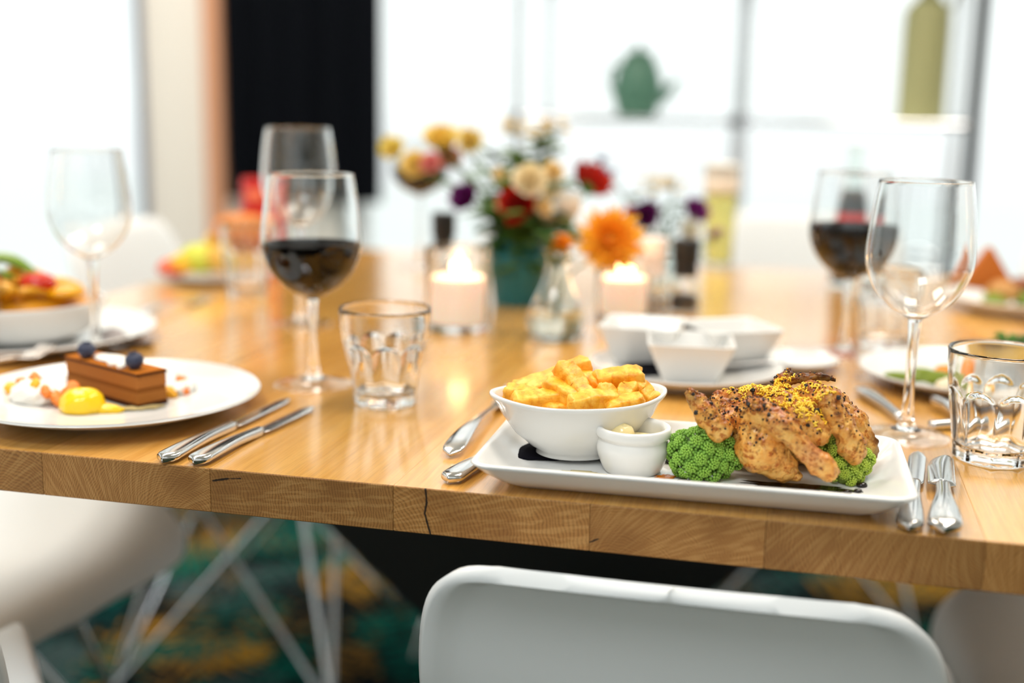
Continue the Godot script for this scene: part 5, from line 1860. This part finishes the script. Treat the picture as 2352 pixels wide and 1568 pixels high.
func bottle(at: Vector3) -> void:
	var t := thing("soda_bottle", "small dark cola bottle with red label far back at right, drink below its clear neck", "bottle", at)
	var prof := spline([Vector2(0, 0.003), Vector2(0.020, 0.0006), Vector2(0.0255, 0.005), Vector2(0.0262, 0.03), Vector2(0.0238, 0.055), Vector2(0.0252, 0.085), Vector2(0.0262, 0.11), Vector2(0.0225, 0.135), Vector2(0.0145, 0.165), Vector2(0.0118, 0.19), Vector2(0.0116, 0.205), Vector2(0.0136, 0.207), Vector2(0.0136, 0.2115), Vector2(0.0122, 0.2125)], 5)
	var wall := PackedVector2Array(prof)
	for i in range(prof.size() - 1, 10, -1):
		wall.append(Vector2(maxf(prof[i].x - 0.0022, 0.004), prof[i].y))
	wall.append(Vector2(0, 0.007))
	var b := MB.new()
	b.lathe(wall, 40)
	part("glass", b.mesh(M.green_glass), t)
	b = MB.new()
	var drink := PackedVector2Array([Vector2(0, 0.0075)])
	for i in range(11, prof.size()):
		if prof[i].y < 0.150:
			drink.append(Vector2(maxf(prof[i].x - 0.0016, 0.0), prof[i].y))
	drink.append(Vector2(0, drink[drink.size() - 1].y))
	b.lathe(drink, 36)
	part("cola", b.mesh(mat("cola", rgb(30, 14, 10), 0.08)), t)
	b = MB.new()
	b.lathe(PackedVector2Array([Vector2(0.0252, 0.084), Vector2(0.0258, 0.084), Vector2(0.0268, 0.108), Vector2(0.0262, 0.112), Vector2(0.0256, 0.110)]), 40)
	part("label", b.mesh(mat("red_label", rgb(206, 40, 36), 0.5)), t)


# ---------------------------------------------------------------- the other dishes
func sauce_bowl(label: String, at: Vector3, turn: float) -> void:
	var b := MB.new()
	var rings := []
	for q in [[0.021, 0.0, 0.004], [0.0235, 0.0, 0.004], [0.025, 0.0018, 0.005], [0.033, 0.020, 0.005], [0.0405, 0.038, 0.006], [0.0412, 0.0394, 0.006], [0.0402, 0.0400, 0.006], [0.0375, 0.0385, 0.006], [0.030, 0.020, 0.006], [0.0225, 0.0065, 0.006], [0.018, 0.0045, 0.006]]:
		rings.append(rrect(q[0], q[0], q[2], q[1], 5))
	loft(b, rings)
	single("sauce_bowl", b.mesh(M.porcelain), label, "bowl", at, turn, "square white sauce bowls")


func other_plates() -> void:
	# saucer with three square bowls
	single("saucer", plate_mesh(0.095, 0.0165, 0.058), "round white plate under the three square sauce bowls", "plate", Vector3(0.172, TY, -1.176))
	single("saucer", plate_mesh(0.045, 0.012, 0.026), "small white plate half hidden behind the chicken wing", "plate", Vector3(0.292, TY, -1.235))
	var f := TY + 0.0064
	sauce_bowl("square white sauce bowl in front of the other two", Vector3(0.171, f, -1.1465), deg_to_rad(-6.0))
	sauce_bowl("square white sauce bowl at the back left of the three", Vector3(0.1335, f + 0.0015, -1.2235), deg_to_rad(-14.0))
	sauce_bowl("square white sauce bowl at the back right of the three", Vector3(0.2215, f + 0.0015, -1.2165), deg_to_rad(16.0))
	var b := MB.new()
	b.shell(12, 8, func(u: float, v: float) -> Vector3: return Vector3(lerpf(-0.062, 0.012, u) + 0.02 * v, f + 0.0014 + 0.0035 * sin(u * 4.0) * sin(v * 3.0), lerpf(0.028, -0.036, v) - 0.02 * u), 0.0016)
	single("napkin", b.mesh(M.napkin), "black paper napkin peeping out left of the square sauce bowls", "napkin", Vector3(0.163, 0.0, -1.178))
	var sp := thing("teaspoon", "steel teaspoon whose handle points right from under the sauce bowls", "spoon", Vector3(0.272, f + 0.008, -1.192))
	b = MB.new()
	handle(b, Vector3.ZERO, Vector3(-0.075, -0.004, 0.012), 0.0058, 0.002, 0.0014, 0.003)
	part("handle", b.mesh(M.steel), sp)
	b = MB.new()
	b.shell(12, 12, func(u: float, v: float) -> Vector3:
		var a := (u - 0.5) * 2.0
		var c := (v - 0.5) * 2.0
		return Vector3(-0.092 + 0.018 * a, -0.0065 + 0.004 * (a * a + c * c), 0.0148 + 0.011 * c * sqrt(maxf(0.0, 1.0 - a * a * 0.98))), 0.0012)
	part("spoon_bowl", b.mesh(M.steel), sp)
	# left: bowl of vegetables on a plate
	single("dinner_plate", plate_mesh(0.142, 0.017, 0.082), "white plate under the bowl of vegetables at far left", "plate", Vector3(-0.535, TY, -1.305))
	b = MB.new()
	b.lathe(spline([Vector2(0, 0.002), Vector2(0.052, 0.002), Vector2(0.055, 0), Vector2(0.06, 0.002), Vector2(0.078, 0.012), Vector2(0.092, 0.034), Vector2(0.0935, 0.042), Vector2(0.0915, 0.0435), Vector2(0.089, 0.042), Vector2(0.086, 0.033), Vector2(0.073, 0.014), Vector2(0.05, 0.006), Vector2(0, 0.005)], 5), 64)
	var vb := Vector3(-0.535, TY + 0.0064, -1.292)
	single("food_bowl", b.mesh(M.porcelain), "deep white bowl of vegetables and pasta at far left", "bowl", vb)
	var pasta := mat("pasta", rgb(236, 168, 28), 0.35)
	var r := RandomNumberGenerator.new()
	r.seed = 4
	for k in 16:
		var a := r.randf() * TAU
		var q := r.randf_range(0.0, 0.06)
		var c := Vector3(cos(a) * q, 0.040 + 0.022 * (1.0 - q / 0.07) + r.randf() * 0.006, sin(a) * q)
		b = MB.new()
		var d := Vector3(r.randf_range(-1, 1), r.randf_range(-0.25, 0.25), r.randf_range(-1, 1)).normalized()
		b.tube(spline3([c - d * 0.024, c + Vector3(0, 0.006, 0), c + d * 0.024], 5), range(11).map(func(i: int) -> Vector2: return Vector2(0.009, 0.006) * (0.6 + 0.4 * sin(PI * i / 10.0))), 10)
		single("pasta_piece", b.mesh(pasta), "golden pasta piece in the heap in the bowl at far left", "pasta", vb, 0.0, "pasta in the bowl at far left")
	b = MB.new()
	b.ball(Vector3(0, 0.028, 0), Vector3(0.08, 0.026, 0.08), 32, 14, func(d: Vector3) -> float: return 1.0 + 0.08 * noise.get_noise_3d(d.x * 5, d.y * 5, d.z * 5))
	single("sauce_heap", b.mesh(mat("curry", rgb(216, 146, 24), 0.4)), "golden sauce filling the deep white bowl at far left", "sauce", vb)
	var greens := mat("pepper_green", rgb(120, 150, 34), 0.25)
	for q in [[Vector3(-0.05, 0.078, 0.02), Vector3(-0.005, 0.088, 0.01), Vector3(0.03, 0.072, 0.014), 0.010, "long green pepper strip lying over the bowl at far left"], [Vector3(-0.045, 0.066, 0.035), Vector3(-0.015, 0.076, 0.03), Vector3(0.012, 0.070, 0.028), 0.008, "shorter green pepper strip in front in the bowl at far left"]]:
		b = MB.new()
		b.tube(spline3([q[0], q[1], q[2]], 6), range(13).map(func(i: int) -> Vector2: return Vector2(q[3], q[3] * 0.6) * (0.35 + 0.65 * sin(PI * clampf(i / 12.0, 0.06, 0.94)))), 12)
		single("green_pepper_strip", b.mesh(greens), q[4], "vegetable", vb)
	b = MB.new()
	b.ball(Vector3(0.036, 0.064, 0.026), Vector3(0.019, 0.011, 0.014), 24, 14, func(d: Vector3) -> float: return 1.0 + 0.2 * noise.get_noise_3d(d.x * 2, d.y * 2, d.z * 2))
	single("roast_tomato", b.mesh(mat("tomato", rgb(216, 44, 12), 0.12)), "shiny red roasted tomato on the heap in the bowl at far left", "vegetable", vb)
	b = MB.new()
	b.ball(Vector3(0.062, 0.054, 0.018), Vector3(0.020, 0.007, 0.022), 24, 12, func(d: Vector3) -> float: return 1.0 + 0.2 * noise.get_noise_3d(d.x * 2, d.y * 2 + 5, d.z * 2))
	single("yellow_pepper_piece", b.mesh(mat("yellow_pepper", rgb(250, 176, 8), 0.2)), "yellow pepper piece at the right of the bowl at far left", "vegetable", vb)
	b = MB.new()
	b.shell(16, 8, func(u: float, v: float) -> Vector3: return Vector3((u - 0.5) * 0.05, 0.004 + 0.010 * sin(u * 5.0) * sin(v * 3.0), (0.5 - v) * 0.07), 0.002)
	single("napkin", b.mesh(M.grey_cloth), "crumpled grey napkin by the foot of the far left wine glass", "napkin", Vector3(-0.424, TY + 0.002, -1.305), 0.5)
	# far left: burger and salad on a slate
	single("dinner_plate", plate_mesh(0.082, 0.012, 0.05), "far plate at left heaped with lettuce and a bun", "plate", Vector3(-0.437, TY, -1.79))
	var fl := Vector3(-0.437, TY + 0.006, -1.79)
	b = MB.new()
	b.lathe(spline([Vector2(0, 0.058), Vector2(0.034, 0.058), Vector2(0.042, 0.064), Vector2(0.041, 0.078), Vector2(0.03, 0.092), Vector2(0, 0.098)], 5), 36)
	single("bun_top", b.mesh(mat("bun", rgb(214, 124, 30), 0.4)), "round brown bun half on the heaped far plate at left", "bread", fl + Vector3(0.036, -0.004, 0))
	var leafm := [mat("lettuce", rgb(214, 216, 70), 0.5), mat("yolk", rgb(250, 190, 30), 0.4), mat("carrot", rgb(238, 110, 70), 0.5), mat("chipped", rgb(240, 190, 84), 0.5)]
	var bits := [[-0.022, 0.026, 0.01, 0.030, 0, "pale yellow-green lettuce on the heaped far plate"], [-0.045, 0.02, 0.02, 0.020, 1, "yellow pepper heap at the left of the far plate"], [-0.062, 0.012, 0.02, 0.020, 2, "coral tomato slices at the edge of the far plate"], [0.02, 0.03, 0.02, 0.032, 3, "golden chips under the bun on the far plate"], [0.048, 0.032, 0.0, 0.03, 3, "golden patty heap at the right of the far plate"], [0.0, 0.05, -0.005, 0.02, 3, "cream coloured filling under the bun on the far plate"]]
	for q in bits:
		b = MB.new()
		var sd: float = q[0] * 700
		b.ball(Vector3(q[0], q[1], q[2]), Vector3(q[3], q[3] * 0.7, q[3] * 0.9), 24, 14, func(d: Vector3) -> float: return 1.0 + 0.35 * noise.get_noise_3d(d.x * 2.6 + sd, d.y * 2.6, d.z * 2.6))
		single("salad_heap", b.mesh(leafm[q[4]]), q[5], "food", fl)
	# right: plate with asparagus and a browned fish fillet
	single("dinner_plate", plate_mesh(0.11, 0.0165, 0.066), "white plate at right with asparagus, behind the faceted tumbler", "plate", Vector3(0.455, TY, -1.170))
	var rp := TY + 0.0075
	var asp := mat("asparagus", rgb(120, 138, 22), 0.35)
	for q in [[Vector3(0.3600, rp + 0.006, -1.150), Vector3(0.400, rp + 0.006, -1.134), 0.0042, "thin green asparagus spear at the left of the right plate"], [Vector3(0.3840, rp + 0.010, -1.148), Vector3(0.418, rp + 0.008, -1.122), 0.0058, "thick green asparagus spear across the right plate"], [Vector3(0.392, rp + 0.006, -1.135), Vector3(0.424, rp + 0.006, -1.118), 0.005, "green asparagus spear in front on the right plate"]]:
		b = MB.new()
		var pts := []
		var rad := []
		for i in 11:
			pts.append(q[0].lerp(q[1], i / 10.0))
			rad.append(q[2] * (1.0 if i > 2 else 0.4 + 0.3 * i) * (1.0 + 0.08 * sin(i * 2.1)))
		b.tube(pts, rad, 12)
		single("asparagus_spear", b.mesh(asp), q[3], "asparagus")
	for q in [[0.4215, 0.010, -1.150, 0.014, "orange carrot piece on the right plate", rgb(244, 140, 20)], [0.412, 0.005, -1.108, 0.016, "soft poached egg at the front of the right plate", rgb(244, 226, 196)], [0.428, 0.007, -1.120, 0.012, "yolk coloured sauce on the right plate", rgb(246, 178, 40)]]:
		b = MB.new()
		var sd: float = q[0] * 700
		b.ball(Vector3.ZERO, Vector3(q[3], q[3] * 0.5, q[3] * 0.8), 22, 12, func(d: Vector3) -> float: return 1.0 + 0.25 * noise.get_noise_3d(d.x * 2 + sd, d.y * 2, d.z * 2))
		single("food_piece", b.mesh(mat("food_%d" % int(sd), q[5], 0.3)), q[4], "food", Vector3(q[0], rp + q[1], q[2]))
	b = MB.new()
	b.rbox(Vector3(0.10, 0.022, 0.05), 0.009, Vector3.ZERO, 6, func(o: Vector3) -> Vector3:
		return o + Vector3(noise.get_noise_3d(o.x * 60, o.y * 60, o.z * 60), noise.get_noise_3d(o.x * 80 + 9, o.y * 80, o.z * 80), noise.get_noise_3d(o.x * 60, o.y * 60 + 9, o.z * 60)) * 0.005)
	for i in b.v.size():
		var o := b.v[i]
		b.c[i] = lin(236, 190, 100).lerp(lin(84, 40, 14), clampf(smoothstep(0.002, 0.009, o.y) + noise.get_noise_3d(o.x * 160, o.y * 160, o.z * 160) * 0.6, 0, 1))
	single("grilled_fillet", b.mesh(M.painted), "dark browned grilled fillet with herbs on the right plate", "fish", Vector3(0.500, rp + 0.020, -1.190), 0.05)
	b = MB.new()
	var hr := RandomNumberGenerator.new()
	hr.seed = 8
	for k in 26:
		var c := Vector3(hr.randf_range(-0.02, 0.02), hr.randf_range(0, 0.008), hr.randf_range(-0.01, 0.012))
		b.col = lin(96, 150, 50).lerp(lin(60, 110, 36), hr.randf())
		b.ball(c, Vector3(0.005, 0.0022, 0.004), 8, 5)
	b.col = lin(130, 150, 30)
	b.ball(Vector3(-0.026, 0.001, 0.012), Vector3(0.011, 0.003, 0.006), 12, 6)
	single("herb_sprig", b.mesh(M.petal), "chopped green herbs on the dark grilled fillet", "herbs", Vector3(0.498, rp + 0.033, -1.180))
	# far right: toast triangle
	single("dinner_plate", plate_mesh(0.092, 0.02, 0.06), "white plate at the far right edge under the toasted triangle", "plate", Vector3(0.684, TY, -1.63))
	var fr := Vector3(0.640, TY + 0.012, -1.63)
	b = MB.new()
	var tri := [Vector2(-0.038, 0.020), Vector2(0.040, 0.012), Vector2(-0.002, 0.078)]
	for z in [0.011, -0.011]:
		pass
	var ring_a := []
	var ring_b := []
	var ring_c := []
	var ring_d := []
	for k in 3:
		var p0: Vector2 = tri[k]
		var p1: Vector2 = tri[(k + 1) % 3]
		for s in 8:
			var e := p0.lerp(p1, 0.06 + 0.88 * s / 7.0)
			var cc: Vector2 = (tri[0] + tri[1] + tri[2]) / 3.0
			ring_a.append(Vector3(lerpf(cc.x, e.x, 0.94), lerpf(cc.y, e.y, 0.94), -0.011))
			ring_b.append(Vector3(e.x, e.y, -0.008))
			ring_c.append(Vector3(e.x, e.y, 0.008))
			ring_d.append(Vector3(lerpf(cc.x, e.x, 0.94), lerpf(cc.y, e.y, 0.94), 0.011))
	loft(b, [ring_d, ring_c, ring_b, ring_a])
	single("toast", b.mesh(mat("toasted", rgb(190, 104, 24), 0.7)), "upright triangle of brown toast on the far right plate", "bread", fr, -0.15)
	for q in [[0.012, 0.016, 0.02, 0.022, rgb(206, 150, 84), "beige tartare heap in front of the toast"], [0.05, 0.018, 0.0, 0.024, rgb(140, 74, 30), "brown crisp heap right of the toast"], [0.0, 0.006, 0.03, 0.016, rgb(130, 150, 40), "green salad leaves at the left foot of the toast"], [0.045, 0.006, 0.03, 0.018, rgb(120, 142, 40), "green salad leaves in front of the crisp heap"]]:
		b = MB.new()
		var sd: float = q[0] * 900 + q[2] * 300
		b.ball(Vector3(q[0], q[1], q[2]), Vector3(q[3], q[3] * 0.65, q[3] * 0.8), 26, 16, func(d: Vector3) -> float: return 1.0 + 0.45 * noise.get_noise_3d(d.x * 3.5 + sd, d.y * 3.5, d.z * 3.5))
		single("garnish_heap", b.mesh(mat("garnish_%d" % int(sd * 10), q[4], 0.6)), q[5], "food", fr)


# ---------------------------------------------------------------- cutlery
# a handle from its end a towards b: flat and wide at the end, arched and slim at the neck
func handle(b: MB, a: Vector3, e: Vector3, wide: float, slim: float, thick: float, arch: float) -> void:
	var pts := []
	var rad := []
	for i in 25:
		var t := i / 24.0
		pts.append(a.lerp(e, t) + Vector3(0, arch * sin(PI * pow(t, 0.8)), 0))
		var tip := minf(1.0, sqrt(t / 0.06 + 0.02))
		var w := lerpf(wide, slim, smoothstep(0.08, 0.8, t)) * tip
		rad.append(Vector2(w, thick * (0.75 + 0.25 * tip) * lerpf(1.0, 1.15, t)))
	b.tube(pts, rad, 20, Vector3.UP, true, 0.75)


func table_knife(label: String, a: Vector3, e: Vector3, blade_from: float, blade_wide: float, roll := 0.0) -> void:
	var t := thing("table_knife", label, "knife", a, 0.0, "steel knives on the table")
	var d := e - a
	var m := d * blade_from
	var b := MB.new()
	handle(b, Vector3(0, 0.0042, 0), m + Vector3(0, 0.0036, 0), 0.0088, 0.0048, 0.0036, 0.0015)
	part("handle", b.mesh(M.steel), t)
	b = MB.new()
	var x := d.normalized()
	var side := x.cross(Vector3.UP).normalized()
	var up := (Vector3.UP * cos(roll) + side * sin(roll)).normalized()
	side = x.cross(up).normalized()
	var L := d.length() * (1.0 - blade_from)
	b.xf = Transform3D(Basis(x, up, side), m + Vector3(0, 0.0032 + blade_wide * absf(sin(roll)) * 0.7, 0) - x * 0.004)
	b.shell(24, 6, func(u: float, v: float) -> Vector3:
		var w := blade_wide * (0.55 + 0.45 * smoothstep(0.0, 0.12, u)) * sqrt(clampf((1.0 - u) / 0.16, 0.0, 1.0))
		return Vector3(u * L, 0.0004 * sin(PI * v), lerpf(w * 0.62, -w * 0.62, v)), 0.0012)
	part("blade", b.mesh(M.steel), t)


func fork(label: String, a: Vector3, e: Vector3, lift := 0.0) -> void:
	var t := thing("fork", label, "fork", a, 0.0, "steel forks on the table")
	var d := e - a
	var b := MB.new()
	handle(b, Vector3(0, 0.0034, 0), d * 0.66 + Vector3(0, 0.006 + lift * 0.66, 0), 0.0088, 0.0026, 0.0019, 0.006)
	part("handle", b.mesh(M.steel), t)
	var x := d.normalized()
	var side := x.cross(Vector3.UP).normalized()
	b = MB.new()
	var pts := []
	var rad := []
	for i in 9:
		var s := i / 8.0
		pts.append(d * lerpf(0.645, 0.82, s) + Vector3(0, 0.0065 - 0.004 * sin(PI * s * 0.5) + lift * lerpf(0.65, 0.82, s), 0))
		rad.append(Vector2(lerpf(0.0026, 0.0105, smoothstep(0.0, 0.75, s)), 0.0011))
	b.tube(pts, rad, 14, Vector3.UP, true, 0.75)
	var hd := part("head", b.mesh(M.steel), t)
	for k in 4:
		b = MB.new()
		var off := side * (k - 1.5) * 0.0058
		pts = []
		rad = []
		for i in 6:
			var s := i / 5.0
			pts.append(d * lerpf(0.80, 1.0, s) + off + Vector3(0, 0.0025 + 0.005 * s * s + lift * lerpf(0.8, 1.0, s), 0))
			rad.append(Vector2(lerpf(0.0019, 0.0009, s), 0.001))
		b.tube(pts, rad, 8)
		part("tine", b.mesh(M.steel), hd)


func cutlery() -> void:
	table_knife("left of two steel knives lying side by side by the dessert plate", Vector3(-0.2545, TY, -0.8585), Vector3(-0.1965, TY, -1.0585), 0.5, 0.009)
	table_knife("right of two steel knives lying side by side by the dessert plate", Vector3(-0.2305, TY, -0.8545), Vector3(-0.1705, TY, -1.030), 0.5, 0.009)
	table_knife("steel knife at right, its blade half under the rim of the white dish", Vector3(0.2545, TY, -0.7385), Vector3(0.3195, TY, -0.9215), 0.52, 0.0095)
	butter_knife(Vector3(0.2755, TY, -0.7335), Vector3(0.3270, TY, -0.8915))
	table_knife("steel knife handle sticking out under the left front corner of the white dish", Vector3(-0.0435, TY, -0.8225), Vector3(0.012, TY, -0.94), 0.7, 0.0085)
	fork("steel fork along the left side of the white dish", Vector3(-0.0455, TY, -0.886), Vector3(0.004, TY, -1.10))
	fork("steel fork behind the dessert plate, its tines over the left plate's shadow", Vector3(-0.515, TY + 0.002, -1.075), Vector3(-0.4595, TY + 0.002, -1.185), 0.012)
	fork("distant steel fork lying beyond the far left wine glass", Vector3(-0.452, TY, -1.44), Vector3(-0.402, TY, -1.60))
	table_knife("steel knife leaning on the edge of the asparagus plate", Vector3(0.392, TY + 0.001, -1.015), Vector3(0.382, TY + 0.005, -1.075), 0.94, 0.006)
	table_knife("steel knife handle beside the stem of the clear wine glass", Vector3(0.3310, TY, -1.125), Vector3(0.3365, TY, -1.015), 0.95, 0.006)
	table_knife("steel knife handle lying crosswise behind the right tumbler", Vector3(0.428, TY, -1.008), Vector3(0.350, TY, -0.996), 0.95, 0.006)


func butter_knife(a: Vector3, e: Vector3) -> void:
	var t := thing("butter_knife", "short steel butter knife with a broad curved blade at the right corner", "knife", a)
	var d := e - a
	var m := d * 0.56
	var b := MB.new()
	handle(b, Vector3(0, 0.0048, 0), m + Vector3(0, 0.0056, 0), 0.0108, 0.0052, 0.0042, 0.003)
	part("handle", b.mesh(M.steel), t)
	b = MB.new()
	var x := d.normalized()
	var side := x.cross(Vector3.UP).normalized()
	var L := d.length() * 0.44
	b.xf = Transform3D(Basis(x, Vector3.UP, side), m + Vector3(0, 0.0045, 0))
	b.shell(24, 10, func(u: float, v: float) -> Vector3:
		var tip := sqrt(clampf((1.0 - u) / 0.35, 0.0, 1.0))
		var start := sqrt(clampf(u / 0.06 + 0.25, 0.0, 1.0))
		var left := -0.0095 * start * (0.25 + 0.75 * tip)
		var right := 0.0085 * start
		var s := lerpf(right, left, v)
		return Vector3(u * L, 0.0042 * sin(PI * clampf(v, 0, 1)) * (1.0 - u * 0.4) + 0.0012, s), 0.0014)
	part("blade", b.mesh(M.steel), t)
